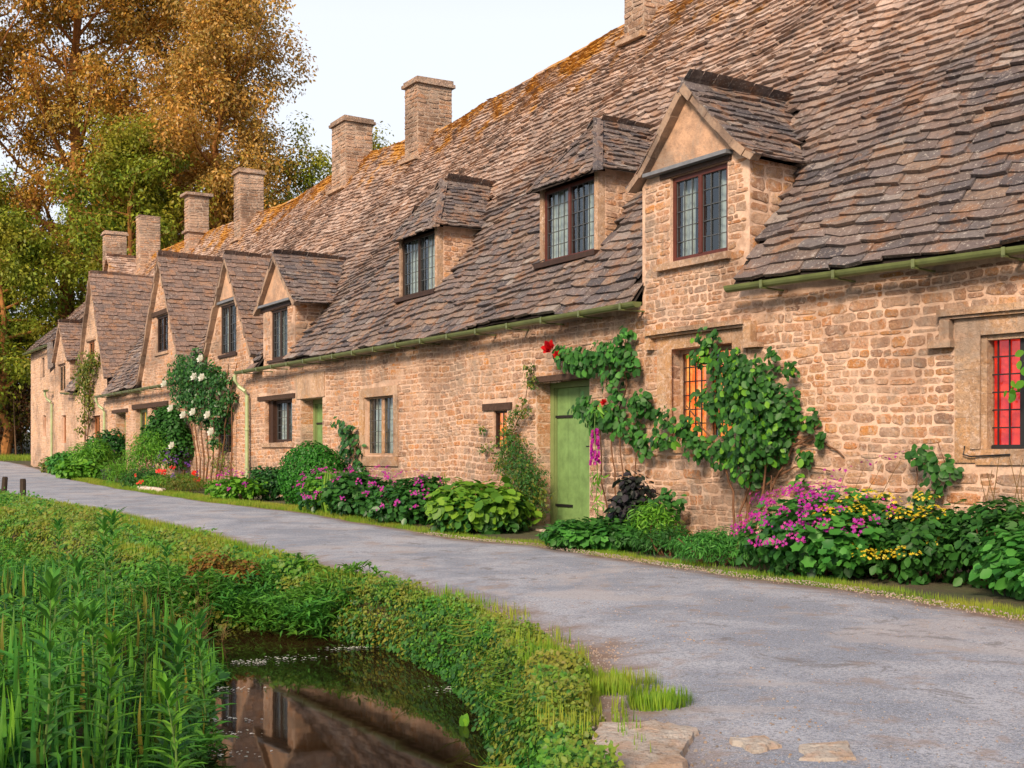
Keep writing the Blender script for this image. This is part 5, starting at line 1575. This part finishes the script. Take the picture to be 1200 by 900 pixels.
def grass(name, P2, hmin, hmax, mat, label, lean=.5, kind='blade', cat='grass'):
    n = len(P2); z = ground(P2)
    pos = np.column_stack([P2, z - .01])
    a = RNG.uniform(0, 6.28, n); o = np.column_stack([np.cos(a), np.sin(a), np.zeros(n)])
    tip = unit(o * lean * RNG.uniform(.2, 1.2, (n, 1)) + np.array([0, 0, 1.]))
    ob = leaves(name, mat, None, pos, -o + np.array([0, 0, .4]), tip, RNG.uniform(hmin, hmax, n) , kind)
    return tag(ob, label, cat, kind='stuff')

P2 = along(ROAD_NEAR, 130000, -.62, .05, 5.0, 13.5)
P2 = P2[~inside_poly(P2, CH) & ((seg_dist(P2, R_BANK) > .12) | (P2[:, 1] > 8)) & (RNG.random(len(P2)) < .8 + .3 * vnoise(P2, 6, 2)) & ~((P2[:, 0] > .40) & (P2[:, 1] < 6.0))]
grass('grass', P2, .02, .06, 'grass', 'short yellow green grass along the near edge of the lane')
P2 = along(ROAD_NEAR, 110000, -1.5, .04, 12, 36); P2 = P2[~inside_poly(P2, CH)]
grass('grass', P2, .05, .12, 'grass', 'mown grass verge along the lane at the left')
# tufts on the stony corner
for (cx, cy, r, lb) in ((.50, 5.75, .17, 'left low grass tuft on the gravelly lane edge'), (.66, 5.35, .12, 'bushy grass tuft nearest the flat stone')):
    n = 700; a = RNG.uniform(0, 6.28, n); q = RNG.random(n) ** .6 * r
    P2 = np.column_stack([cx + q * np.cos(a) * 1.3, cy + q * np.sin(a)])
    z = GZ(P2[:, 1]) + .0
    o = np.column_stack([np.cos(a), np.sin(a), np.zeros(n)])
    ob = leaves('grass_tuft', 'grass', None, np.column_stack([P2, z]), -o + np.array([0, 0, .4]), unit(o * .7 * (q / r)[:, None] + rdir(n) * .2 + np.array([0, 0, 1.])), RNG.uniform(.05, .10, n), 'blade')
    tag(ob, lb, 'grass tuft')
# strip of grass along the beds
n0 = 260000
P2 = along(ROAD_FAR, 95000, -.06, .34, 3, 18.5)
P2 = P2[RNG.random(len(P2)) < .55 + .5 * vnoise(P2, 2.7, 3)]
grass('grass', P2, .02, .065, 'grass', 'thin strip of grass between the lane and the flower beds')
P2 = along(ROAD_FAR, 60000, -.05, .5, 18.5, 42)
grass('grass', P2, .05, .10, 'grass', 'grass at the foot of the beds along the far part of the lane')

# leafy bank cover tumbling from the verge into the water
def cover(name, P2, lo, hi, size, mat, label, kind='oval', n_up=.7, dens=1, bulge=0.0):
    n = len(P2); z = ground(P2)
    h = lo + (hi - lo) * RNG.random(n) * (.55 + .45 * vnoise(P2, 2.3, 5) + .35 * vnoise(P2, 6.1, 8))
    pos = np.column_stack([P2, np.maximum(z, -.44) + h])
    nrm = unit(np.array([-.35, -.5, n_up]) + rdir(n) * .7)
    ob = leaves(name, mat, None, pos, nrm, unit(rdir(n) + np.array([-.3, -.4, -.1])), size * RNG.uniform(.5, 1.3, n), kind)
    return tag(ob, label, 'ground cover', kind='stuff')
def bank_test(w_, inn=.04):
    return lambda p: ~inside_poly(p, ROADPOLY) & (((seg_dist(p, R_BANK) < w_ + .12 * vnoise(p, 3.1)) & ~inside_poly(p, CH) & (seg_dist(p, R_BANK) < seg_dist(p, L_BANK))) | (inside_poly(p, CH) & (seg_dist(p, R_BANK) < inn + .06 * vnoise(p, 5)))) & (seg_dist(p, ROAD_NEAR) > .06)
def curtain(name, n, y0, y1, size, mat, label, top=.03, bulge=.13, kind='oval'):
    """leaves hanging down the bank face and swelling out over the water"""
    P0 = along(R_BANK, n, -.001, .001, y0, y1); n = len(P0)
    f = RNG.random(n)                                  # 0 at the water, 1 on top
    d = bulge * (.35 + .65 * np.sin(np.pi * np.clip(f * .9 + .05, 0, 1))) * (1 + .35 * vnoise(P0, 3.3, 2)) * RNG.uniform(.55, 1.05, n) - .16 * f
    q = P0 + np.random.default_rng(3).normal(size=(n, 2)) * .01
    nb = np.zeros((n, 2))
    for i in range(len(R_BANK) - 1):
        t_ = unit(R_BANK[i + 1] - R_BANK[i]); m_ = (P0[:, 1] >= R_BANK[i][1]) & (P0[:, 1] <= R_BANK[i + 1][1]); nb[m_] = (-t_[1], t_[0])
    q = q + nb * d[:, None]
    gtop = GZ(P0[:, 1])
    pos = np.column_stack([q, -.42 + gtop * .8 + f * (.42 + gtop * .2 + top * (1 + .8 * vnoise(P0, 4.1, 7)))])
    keep = (vnoise(np.column_stack([P0.sum(1), f * 2]), 2.9, 1) + RNG.uniform(-.8, .8, n) > -.35)
    pos, nb = pos[keep], nb[keep]; n = len(pos)
    o = np.column_stack([nb, np.zeros(n)])
    ob = leaves(name, mat, None, pos, unit(o + np.array([0, 0, .6]) + rdir(n) * .7), unit(o * .6 + rdir(n) * .8 + np.array([0, 0, -.3])), size * RNG.uniform(.5, 1.3, n), kind)
    return tag(ob, label, 'ground cover', kind='stuff')
curtain('bank_plants', 50000, 3.5, 12, .026, 'lf_bank', 'curtain of small leaves hanging from the bank edge over the pool')
curtain('bank_plants', 12000, 3.5, 12, .042, 'lf_mid', 'darker leaves hanging low over the pool under the lane edge', 0.0, .15)
curtain('bank_plants', 20000, 11, 26, .055, 'lf_bank', 'bushy leaves along the far bank of the stream', .04, .3)
P2 = scatter_poly(240000, -2.2, 1.0, 3.0, 12.2, bank_test(.42))
cover('bank_plants', P2, -.01, .16, .024, 'lf_bank', 'dense small leaved cover hanging over the near stream bank')
P2 = scatter_poly(60000, -2.2, 1.0, 3.0, 12.2, bank_test(.30, .06))
cover('bank_plants', P2, -.01, .09, .036, 'lf_mid', 'darker broader leaves low on the near stream bank')
P2 = scatter_poly(200000, -12, -1.8, 10.5, 26, bank_test(1.0, .6)); P2 = P2[seg_dist(P2, ROAD_NEAR) > .42]
cover('bank_plants', P2, -.02, .26, .05, 'lf_bank', 'russet and green bushy cover on the bank beyond the stream')
P2 = scatter_poly(60000, .2, 1.0, 3.2, 5.2, lambda p: ~inside_poly(p, ROADPOLY) & (seg_dist(p, R_BANK) > .3) & (vnoise(p, 6) > .35))
cover('bank_plants', P2[:5000], 0, .05, .03, 'lf_bank', 'sparse low leaves round the flat stones at the lane corner')

# the wild left bank: soft mass of riverside plants plus single tall stalks
def left_test(p):
    c_in = inside_poly(p, CH); dl, dr = dl_dr(p)
    return (~c_in & (dl < dr) & (p[:, 0] > -14)) | (c_in & (dl < .06 + .10 * vnoise(p, 2.7)) & (dl < dr))
P2 = scatter_poly(150000, -6.5, -1.1, 3.6, 12.5, left_test)
# height field of the vegetation mass
def mass(name, P2, hh, size, mat, label, kind):
    n = len(P2); z = ground(P2); dl, _ = dl_dr(P2)
    top = hh * (.35 + .65 * smooth(dl / .9)) * (.72 + .38 * vnoise(P2, 1.5, 4) + .18 * vnoise(P2, 4.3, 6))
    h = np.maximum(top, .05) * RNG.random(n) ** .6
    if name == 'brooklime_clump': z = np.full(n, -.40)
    pos = np.column_stack([P2, np.maximum(z, -.43) + h])
    o = rdir(n); o[:, 2] = np.abs(o[:, 2]) * .6
    tip = unit(o + np.array([0, 0, .25])); nrm = unit(np.array([0, 0, 1.]) + rdir(n) * .6 - o * .3)
    return tag(leaves(name, mat, None, pos, nrm, tip, size * RNG.uniform(.5, 1.3, n), kind), label, 'waterside plants', kind='stuff')
sel = vnoise(P2, .9, 11) + .5 * vnoise(P2, 2.7, 12) + RNG.normal(size=len(P2)) * .35
A, B_, C_, D_ = P2[sel > .35], P2[(sel <= .35) & (sel > -.15)], P2[(sel <= -.15) & (sel > -.7)], P2[sel <= -.7]
print('mass', len(A), len(B_), len(C_), len(D_))
mass('waterside_plants', A[:22000], .36, .095, 'lf_reed', 'wild mass of narrow leaved waterside plants at the left', 'lance')
mass('waterside_plants', B_[:24000], .30, .05, 'lf_bright', 'fine leaved bright weeds among the waterside plants', 'lance')
mass('waterside_plants', C_[:18000], .27, .055, 'lf_blue', 'rounder blue green leaves low among the waterside plants', 'oval')
mass('waterside_plants', D_[:14000], .34, .07, 'lf_mid', 'dark green nettle like plants among the waterside plants', 'oval')
g_ = P2[RNG.permutation(len(P2))[:3800]]; g_ = g_[vnoise(g_, 1.1, 21) > -.1]
grass('waterside_grass', g_, .22, .46, 'lf_reed', 'fine upright grass standing through the waterside plants', .35)
g_ = P2[RNG.permutation(len(P2))[:1300]]
grass('dry_stems', g_, .18, .42, 'lf_warm', 'yellowed dry stems tangled through the waterside plants', .9, cat='dry stems')
P2 = scatter_poly(20000, -3.3, -1.2, 3.6, 9.5, left_test)
grass('waterside_grass', P2[:260], .18, .42, 'lf_bright', 'long arching grass blades at the water edge', .8, cat='grass')
P2 = along(R_BANK, 15000, -.06, .5, 3.5, 13); P2 = P2[(vnoise(P2, 2.2, 9) > -.1) & (seg_dist(P2, ROAD_NEAR) > .05)]
grass('bank_grass', P2, .05, .13, 'grass', 'tufts of yellowing grass mixed into the bank plants', .7)
P2 = along(R_BANK, 1100, -.02, .06, 3.5, 13); P2 = P2[vnoise(P2, 3.2, 4) > .1]
n_ = len(P2); o_ = np.tile([-.8, -.35, 0.], (n_, 1)) + rdir(n_) * .5
tag(leaves('bank_grass', 'grass', None, np.column_stack([P2, GZ(P2[:, 1]) + RNG.uniform(-.12, .05, n_)]), rdir(n_) * .4 + np.array([0, 0, 1.]), unit(o_ + np.array([0, 0, .15])), RNG.uniform(.08, .2, n_), 'blade'), 'long grass blades hanging from the bank over the pool', 'grass', kind='stuff')
P2 = scatter_poly(160000, -17, -4.5, 12, 32, lambda p: left_test(p) | (inside_poly(p, CH) & (seg_dist(p, L_BANK) < 1.2)))
mass('waterside_plants', P2[:45000], .42, .12, 'lf_reed', 'rough waterside plants further along the left bank', 'lance')
# broad clump of brooklime at the head of the pool
P2 = scatter_poly(90000, -3.6, -.9, 9.2, 12.2, lambda p: (seg_dist(p, np.array([(-3.3, 11.6), (-2.3, 10.9), (-1.55, 10.35)])) < .48 + .1 * vnoise(p, 4)) )
mass('brooklime_clump', P2[:12000], .60, .10, 'lf_reed', 'thick blue green clump of lance leaved plants at the head of the pool', 'lance')

bx, by = -2.75, 11.15
root = thing('russet_shrub', 'low russet leaved shrub over the dark hollow in the bank by the lane', 'shrub', (bx, by, gz(bx, by)))
cs, rs = lumpy((bx, by, -.04), (.40, .28, .27), 12, .45)
foliage('foliage', 'lf_russet', root, cs, rs, 5200, .035, 'oval', floor=-.3)
vines_ = MB(False)
for k in range(8):
    e = np.array([bx + RNG.uniform(-.4, .4), by - .1 + RNG.uniform(-.1, .1), .08]); vines_.tube([(bx + RNG.uniform(-.1, .1), by, -.35), e], [.01, .004], 5)
vines_.build('stem', M['woody'], root)
# single tall stalks
def stalk(label, x, y, h, nl, ls, lean=(0, 0), mat='lf_reed', group=None):
    z = max(gz(x, y), -.4)
    root = thing('tall_waterside_stalk', label, 'plant', (x, y, z), 'tall leafy stalks on the left bank')
    sb = MB(False); top = np.array([x + lean[0], y + lean[1], z + h])
    base = np.array([x, y, z - .03]); mid = (base + top) / 2 + rdir(1)[0] * .02
    sb.tube([base, mid, top], [.006, .005, .002], 6)
    sb.build('stem', M['green_stem'], root)
    pos, nr, tp, sz = [], [], [], []
    for k in range(nl):
        f = .12 + .88 * k / (nl - 1); c = base + (mid - base) * f * 2 if f < .5 else mid + (top - mid) * (f - .5) * 2
        a0 = k * 1.2
        m_ = 3 if f < .93 else 7
        for q in range(m_):
            a = a0 + q * 2 * math.pi / m_ + RNG.uniform(-.3, .3); o = np.array([math.cos(a), math.sin(a), 0])
            el = .45 + 1.2 * max(0, f - .6) * 2.2 + RNG.uniform(-.2, .2)
            pos.append(c); tp.append(unit(o + np.array([0, 0, el]))); nr.append(unit(np.array([0, 0, 1.]) - o * el * .8)); sz.append(ls * (1 - .35 * f) * RNG.uniform(.8, 1.15))
    leaves('leaves', mat, root, np.array(pos), np.array(nr), np.array(tp), np.array(sz), 'lance')
    return root
LS = 1.35
ST = [(-1.98, 5.0, .90, 22, .15, 'tallest leafy stalk in the left foreground'), (-1.83, 5.25, .72, 18, .14, 'second tall stalk right of the tallest one in the foreground'),
      (-1.62, 5.6, .66, 17, .14, 'leafy stalk with a crown of pointed leaves near the water'), (-2.15, 5.5, .60, 15, .13, 'short leafy stalk behind the tallest one in the foreground'),
      (-1.45, 5.2, .50, 14, .13, 'low broad leaved stalk leaning over the pool edge'), (-2.3, 4.9, .55, 14, .13, 'leafy stalk at the left edge of the photo'),
      (-1.68, 6.6, .62, 15, .13, 'stalk with upright leaves in the middle of the left bank'), (-2.6, 7.2, .62, 15, .13, 'slender stalk half way along the left bank'),
      (-3.1, 9.2, .78, 16, .14, 'stalk whose leafy top stands against the lane'), (-3.35, 10.0, .98, 18, .17, 'tall stalk with a leafy star top against the grey lane'),
      (-2.85, 10.2, .70, 16, .13, 'stalk with a bright star top above the russet bank'), (-3.9, 10.4, .80, 15, .14, 'thin stalk furthest left against the lane'),
      (-3.7, 8.6, .66, 15, .13, 'leafy stalk beyond the foreground clump at the left'), (-2.1, 6.0, .56, 15, .13, 'stalk rising between the foreground clump and the pool')]
for x, y, h, nl, ls, lb in ST: stalk(lb, x, y, h, int(nl * RNG.uniform(.9, 1.25)), ls * LS * RNG.uniform(.8, 1.1), (RNG.uniform(-.14, .14), RNG.uniform(-.08, .08)), ['lf_reed', 'lf_mid', 'lf_bright', 'lf_reed'][int(RNG.integers(0, 4))])
# airy seed stems
for j, (x, y, h, lb) in enumerate(((-2.75, 10.4, .86, 'airy brown seed stems beside the star topped stalk'), (-3.2, 10.6, .80, 'airy seed stems left of the star topped stalk'), (-2.5, 9.9, .74, 'wispy seed stems nearest the russet bank'))):
    z = gz(x, y); root = thing('seed_stems', lb, 'plant', (x, y, z)); sb = MB(False); pos = []
    for k in range(9):
        a = RNG.uniform(0, 6.28); e = np.array([x + .16 * math.cos(a), y + .16 * math.sin(a), z + h * RNG.uniform(.75, 1.05)])
        b0 = np.array([x, y, z]); sb.tube([b0, (b0 + e) / 2, e], [.004, .003, .0015], 4)
        for q in range(7):
            c = b0 + (e - b0) * RNG.uniform(.45, 1); e2 = c + unit(RNG.normal(size=3) + np.array([0, 0, .8])) * .07; sb.tube([c, e2], [.002, .001], 3); pos.append(e2)
    sb.build('stem', M['red_stem'], root); pos = np.array(pos)
    leaves('seed_heads', 'lf_warm', root, pos, rdir(len(pos)), rdir(len(pos)) + np.array([0, 0, .5]), np.full(len(pos), .03), 'lance')
# young shoot standing in the pool, foam
root = thing('water_shoot', 'pair of upright leaves standing in the pool near the right bank', 'plant', (-.27, 6.85, -.42))
leaves('leaves', 'lf_bright', root, np.array([(-.27, 6.85, -.43)] * 5), np.array([(.2, -1, .1), (-.6, -.8, .1), (.7, -.6, .2), (-.2, -1, .3), (.4, .8, .1)]), np.array([(-.25, 0, 1.), (.1, 0, 1), (.45, .1, .9), (-.5, 0, .8), (.2, .2, 1)]), np.array([.075, .085, .06, .055, .06]), 'oval')
n = 420
cs = np.array([(-1.95, 8.9), (-1.7, 9.1), (-1.75, 7.0), (-1.62, 6.6), (-1.55, 6.2), (-1.3, 9.55), (-.35, 7.9), (-1.9, 7.9)])
P2 = cs[RNG.integers(0, len(cs), n)] + RNG.normal(size=(n, 2)) * np.array([.11, .05])
P2 = P2[inside_poly(P2, CH)]
n = len(P2)
ob = leaves('foam', 'petal_white', None, np.column_stack([P2, np.full(n, -.412)]), np.array([[0, 0, 1.]] * n) + rdir(n) * .1, rdir(n) * np.array([1, 1, 0]), RNG.uniform(.01, .026, n), 'oval')
tag(ob, 'white flecks of foam drifting on the dark pool', 'foam', kind='stuff')

# ------------------------------------------------------------------ flat stones at the lane corner
def slab(label, pts, z0, h, tilt=(0, 0)):
    pts = np.array(pts, float); c = pts.mean(0); n0 = len(pts)
    P_ = []
    for i in range(n0):
        a, b_ = pts[i], pts[(i + 1) % n0]
        for k in range(5):
            q = a + (b_ - a) * k / 5; P_.append(q + RNG.normal(size=2) * .008)
    P_ = np.array(P_); n = len(P_); v = []
    for s, zz in ((1.02, z0 - .12), (1.0, z0 + h * .6), (.96, z0 + h), (.72, z0 + h * 1.12), (.4, z0 + h * 1.16)):
        for q in P_:
            x, y = c + (q - c) * s
            v.append((x, y, zz + (x - c[0]) * tilt[0] + (y - c[1]) * tilt[1] + random.uniform(-.004, .004)))
    mb = MB(False)
    f = [(k * n + i, k * n + (i + 1) % n, (k + 1) * n + (i + 1) % n, (k + 1) * n + i) for k in range(4) for i in range(n)] + [tuple(range(4 * n, 5 * n))]
    mb.add(v, f)
    o = mb.build('flat_stone', M['grey_slab'], None, smooth=False, loc=(c[0], c[1], z0))
    return tag(o, label, 'stone')
slab('big flat pale stone slab at the bottom of the photo beside the bank leaves', [(.30, 4.62), (.36, 4.93), (.58, 4.95), (.76, 4.84), (.68, 4.58), (.60, 4.25), (.36, 4.2)], -.03, .07, (0, .0))
slab('smaller flat stone half sunk in the lane right of the big slab', [(.84, 4.62), (.98, 4.66), (1.02, 4.5), (.9, 4.42)], .005, .04)
slab('low flat stone at the bottom edge right of the big slab', [(1.08, 4.52), (1.28, 4.56), (1.24, 4.3), (1.05, 4.3)], .01, .04)
for k, (x, y, s) in enumerate([(.22, 5.62, .045), (.80, 5.5, .028)]):
    mb = MB(False); n = 7; ring = [(x + s * math.cos(a) * random.uniform(.7, 1.2), y + s * math.sin(a) * .7) for a in np.arange(n) * 6.283 / n]
    zz = gz(x, y) + (.05 if k == 0 else .02)
    mb.add([(a, b_, zz - .02) for a, b_ in ring] + [(x + (a - x) * .7, y + (b_ - y) * .7, zz + s * .5) for a, b_ in ring], [(i, (i + 1) % n, n + (i + 1) % n, n + i) for i in range(n)] + [tuple(range(n, 2 * n))])
    tag(mb.build('pebble', M['grey_slab'], None, loc=(x, y, zz)), ['white pebble lying in the grass of the bank', 'small pale stone on the lane beside the bushy tuft'][k], 'stone')

def gravel(n, pts, s0, s1, mat, label, zoff=0.0):
    n = len(pts); s = RNG.uniform(s0, s1, n); base = np.array([(math.cos(a), math.sin(a)) for a in np.arange(5) * 1.2566])
    rot = RNG.uniform(0, 6.28, n); sc = RNG.uniform(.7, 1.2, (n, 5))
    ca, sa = np.cos(rot)[:, None], np.sin(rot)[:, None]
    bx = (base[None, :, 0] * ca - base[None, :, 1] * sa) * sc * s[:, None]; by = (base[None, :, 0] * sa + base[None, :, 1] * ca) * sc * s[:, None]
    z = np.where(inside_poly(pts, ROADPOLY), GZ(pts[:, 1]) + .004 + .035 * smooth(seg_dist(pts, ROAD_NEAR) / .8), ground(pts))
    low = np.stack([pts[:, :1] + bx, pts[:, 1:] + by, np.tile(z[:, None] - .003, (1, 5))], -1)
    top = np.stack([pts[:, :1] + bx * .6, pts[:, 1:] + by * .6, np.tile((z + s * .7)[:, None], (1, 5))], -1)
    cen = np.stack([pts[:, 0], pts[:, 1], z + s * .8], -1)[:, None]
    V_ = np.concatenate([low, top, cen], 1).reshape(-1, 3)
    T_ = []
    for i in range(5):
        j = (i + 1) % 5; T_ += [(i, j, 5 + j), (i, 5 + j, 5 + i), (5 + i, 5 + j, 10)]
    F_ = (np.array(T_)[None] + (np.arange(n) * 11)[:, None, None]).reshape(-1, 3)
    return tag(fast_mesh('gravel', V_, F_, M[mat], None), label, 'gravel', kind='stuff')
P2 = along(ROAD_NEAR, 9000, -.1, .9, 3.6, 9); P2 = P2[RNG.random(len(P2)) < .9 * np.exp(-seg_dist(P2, ROAD_NEAR) / .28)]
gravel(0, P2, .003, .010, 'gravel', 'loose grit along the near edge of the lane')
P2 = along(ROAD_NEAR, 2600, .1, 3.2, 3.6, 12)
gravel(0, P2, .002, .006, 'gravel', 'fine grit scattered over the lane')
P2 = along(ROAD_FAR, 5000, -.25, .05, 4, 16)
gravel(0, P2, .003, .008, 'gravel', 'grit along the lane edge below the flower beds')

# three wooden posts
pr = thing('wooden_post', 'dark wooden verge post, rightmost of the three', 'post', (-10.07, 24.6, gz(-10.07, 24.6)), 'wooden posts on the verge')
mb = MB(False); x, y, z = pr.location
n = 8; v = []
for r, h in ((.062, -.2), (.06, .40), (.05, .43)):
    v += [(x + r * math.cos(a), y + r * math.sin(a), z + h) for a in (np.arange(n) + .5) * 6.283 / n]
mb.add(v, [(k * n + i, k * n + (i + 1) % n, (k + 1) * n + (i + 1) % n, (k + 1) * n + i) for k in range(2) for i in range(n)] + [tuple(range(2 * n, 3 * n))])
mb.build('post_shaft', M['post'], pr)
for (x, y, rot, lb) in ((-11.15, 26.2, .1, 'dark wooden verge post, middle of the three'), (-12.15, 28.2, -.06, 'dark wooden verge post at the left edge of the photo')):
    c = pr.copy(); COL.objects.link(c); c.location = (x, y, gz(x, y)); c['label'] = lb; c.rotation_euler = (rot * .5, rot, 0)
    for ch in pr.children:
        d = ch.copy(); COL.objects.link(d); d.parent = c

# ------------------------------------------------------------------ trees
def tree(name, label, x, y, h, crown, mat, n, leaf, trunk_r, limbs=34, base=.25, bark='orange_bark', sparse=1.0, up=1.0, cat='tree', clump=(.9, .8), group='trees behind the cottages'):
    """crown = (rx, ry) at its widest; limbs climb to an uneven egg shaped envelope"""
    z = gz(x, y) - .1
    root = thing(name, label, cat, (x, y, z), group)
    tb = MB(False); pts = []; lean = RNG.normal(size=2) * .02 * h
    H = 8
    for k in range(H + 1):
        f = k / H; pts.append(np.array([x + lean[0] * f + RNG.normal() * .012 * h * (0 < k), y + lean[1] * f, z + h * .95 * f]))
    tb.tube(pts, np.linspace(trunk_r, trunk_r * .12, H + 1), 10)
    tb.build('trunk', M[bark], root)
    lb_ = MB(False); cc, cr = [], []
    for k in range(limbs):
        f = base + (1 - base) * (k / limbs) ** .85
        i = min(int(f * H), H - 1); p0 = pts[i] + (pts[i + 1] - pts[i]) * (f * H - i)
        a = k * 2.4 + RNG.uniform(-.4, .4)
        g = min(1, max(0, (f - base) / (1 - base)))
        reach = math.sin(math.pi * min(1, .18 + g * .80)) ** .7
        L_ = reach * RNG.uniform(.6, 1.05)
        e = p0 + np.array([math.cos(a) * crown[0] * L_, math.sin(a) * crown[1] * L_, h * .13 * up * RNG.uniform(.5, 1.2)])
        mid = (p0 + e) / 2 + np.array([0, 0, -h * .015 * up]) + RNG.normal(size=3) * .2
        r0 = trunk_r * (1 - f) * .45 + .03
        lb_.tube([p0, mid, e], [r0, r0 * .6, r0 * .2], 6)
        for q in range(5):
            s = RNG.uniform(.35, 1.0); c = p0 + (e - p0) * s
            e2 = c + RNG.normal(size=3) * np.array([crown[0] * .16, crown[1] * .16, h * .028]) + np.array([0, 0, h * .02 * up])
            lb_.tube([c, e2], [r0 * .35, r0 * .1], 4)
            cc += [e2, c + (e2 - c) * .5 + RNG.normal(size=3) * .3]
            rr = RNG.uniform(.55, 1.15); cr += [np.array([clump[0], clump[0], clump[1]]) * rr, np.array([clump[0], clump[0], clump[1]]) * rr * .8]
    lb_.build('limbs', M[bark], root)
    cc, cr = np.array(cc), np.array(cr)
    keep = RNG.random(len(cc)) < sparse
    foliage('crown', mat, root, cc[keep], cr[keep], n, leaf, 'diamond', .35, .5, shell=.4, floor=z + .3)
    return root

tree('tall_tree', 'tall copper leaved tree in the middle of the left group', -27.5, 74, 38, (7.0, 6), 'tree_orange', 84000, .23, .6, 60, .22, sparse=.85, clump=(1.25, 1.1))
tree('tall_tree', 'broad golden lit tree just left of the chimneys against the sky', -17.6, 70, 30, (5.0, 5.0), 'tree_gold', 105000, .21, .42, 62, .12, clump=(1.2, 1.25))
tree('tall_tree', 'copper leaved tree at the left edge of the photo with a bare trunk', -33.5, 72, 37, (6.0, 5.5), 'tree_orange', 62000, .24, .6, 40, .22, sparse=.85, clump=(1.3, 1.1))
tree('tall_tree', 'slender copper leaved tree between the two broad ones', -22.2, 78, 31, (4.6, 4.5), 'tree_orange', 46000, .23, .5, 34, .25, sparse=.8, clump=(1.1, 1.1))
tree('leafy_tree', 'bright green tree behind the far chimneys', -21.5, 66, 17.5, (4.8, 4.4), 'tree_green', 42000, .22, .35, 34, .12, clump=(1.1, .8))
tree('leafy_tree', 'green tree overhanging the end cottage at the far left', -26.8, 63, 12.5, (4.6, 4.2), 'tree_green', 40000, .20, .3, 32, .12, clump=(1.1, .75))
tree('leafy_tree', 'green tree at the left edge above the dark hedge', -31.0, 66, 15.5, (4.6, 4.2), 'tree_green', 38000, .22, .3, 32, .14, clump=(1.1, .8))
tree('leafy_tree', 'deep green tree filling the gap below the golden tree', -16.5, 72, 15.5, (5.0, 4.4), 'tree_dark', 34000, .24, .3, 30, .1, clump=(1.2, .9))
tree('leafy_tree', 'deep green tree behind the bright green one', -25.5, 76, 18, (6.4, 5), 'tree_dark', 40000, .26, .3, 34, .1, clump=(1.4, 1.0))
tree('leafy_tree', 'dark tree behind the hedge at the far left edge', -34.5, 74, 16, (5.6, 5), 'tree_dark', 30000, .26, .3, 30, .08, clump=(1.4, 1.0))
tree('leafy_tree', 'small green tree top showing left of the wide chimney', -12.0, 72, 17.6, (3.2, 3.0), 'tree_green', 15000, .22, .25, 24, .2, clump=(.9, .8))
tree('leafy_tree', 'small green tree top between the two nearest chimneys on the ridge', -8.8, 78, 18.6, (2.8, 2.6), 'tree_green', 12000, .22, .25, 24, .3, clump=(.9, .7))
# hedge and russet undergrowth at the far left
def hedge(name, label, cat, line, h, d, n, size, mat, kind='diamond'):
    line = np.array(line, float); x, y = line.mean(0)
    root = thing(name, label, cat, (x, y, gz(x, y)))
    cs, rs = [], []
    for a, b_ in zip(line[:-1], line[1:]):
        for k in range(7):
            p = a + (b_ - a) * (k + RNG.random()) / 7; z = gz(*p)
            for q in range(3): cs.append((p[0], p[1] + RNG.uniform(-.3, .3) * d, z + h * RNG.uniform(.15, .85))); rs.append((RNG.uniform(.6, 1.1), d, h * RNG.uniform(.22, .34)))
    foliage('foliage', mat, root, np.array(cs), np.array(rs), n, size, kind, .3)
    sb = MB(False)
    for k in range(14):
        p = line[0] + (line[-1] - line[0]) * k / 13; z = gz(*p); sb.tube([(p[0], p[1], z - .1), (p[0] + RNG.uniform(-.3, .3), p[1], z + h * .8)], [.06, .02], 5)
    sb.build('stem', M['bark'], root)
hedge('hedge', 'dark russet hedge at the bend of the lane beyond the end cottage', 'hedge', [(-33, 62), (-28, 64), (-22.5, 62)], 4.2, .8, 26000, .14, 'ivy_red')
hedge('hedge', 'deep green bushes above the russet hedge at the far left', 'hedge', [(-37, 65), (-30, 66.5), (-24, 66)], 6.5, 1.2, 24000, .20, 'tree_dark')
n = 30000
P2 = np.column_stack([RNG.uniform(-38, -19, n), RNG.uniform(58.5, 62.5, n)]); P2 = P2[~inside_poly(P2, ROADPOLY)]
grass('grass', P2, .10, .25, 'grass', 'grass bank below the hedge where the lane bends')

scene.render.engine = 'CYCLES'
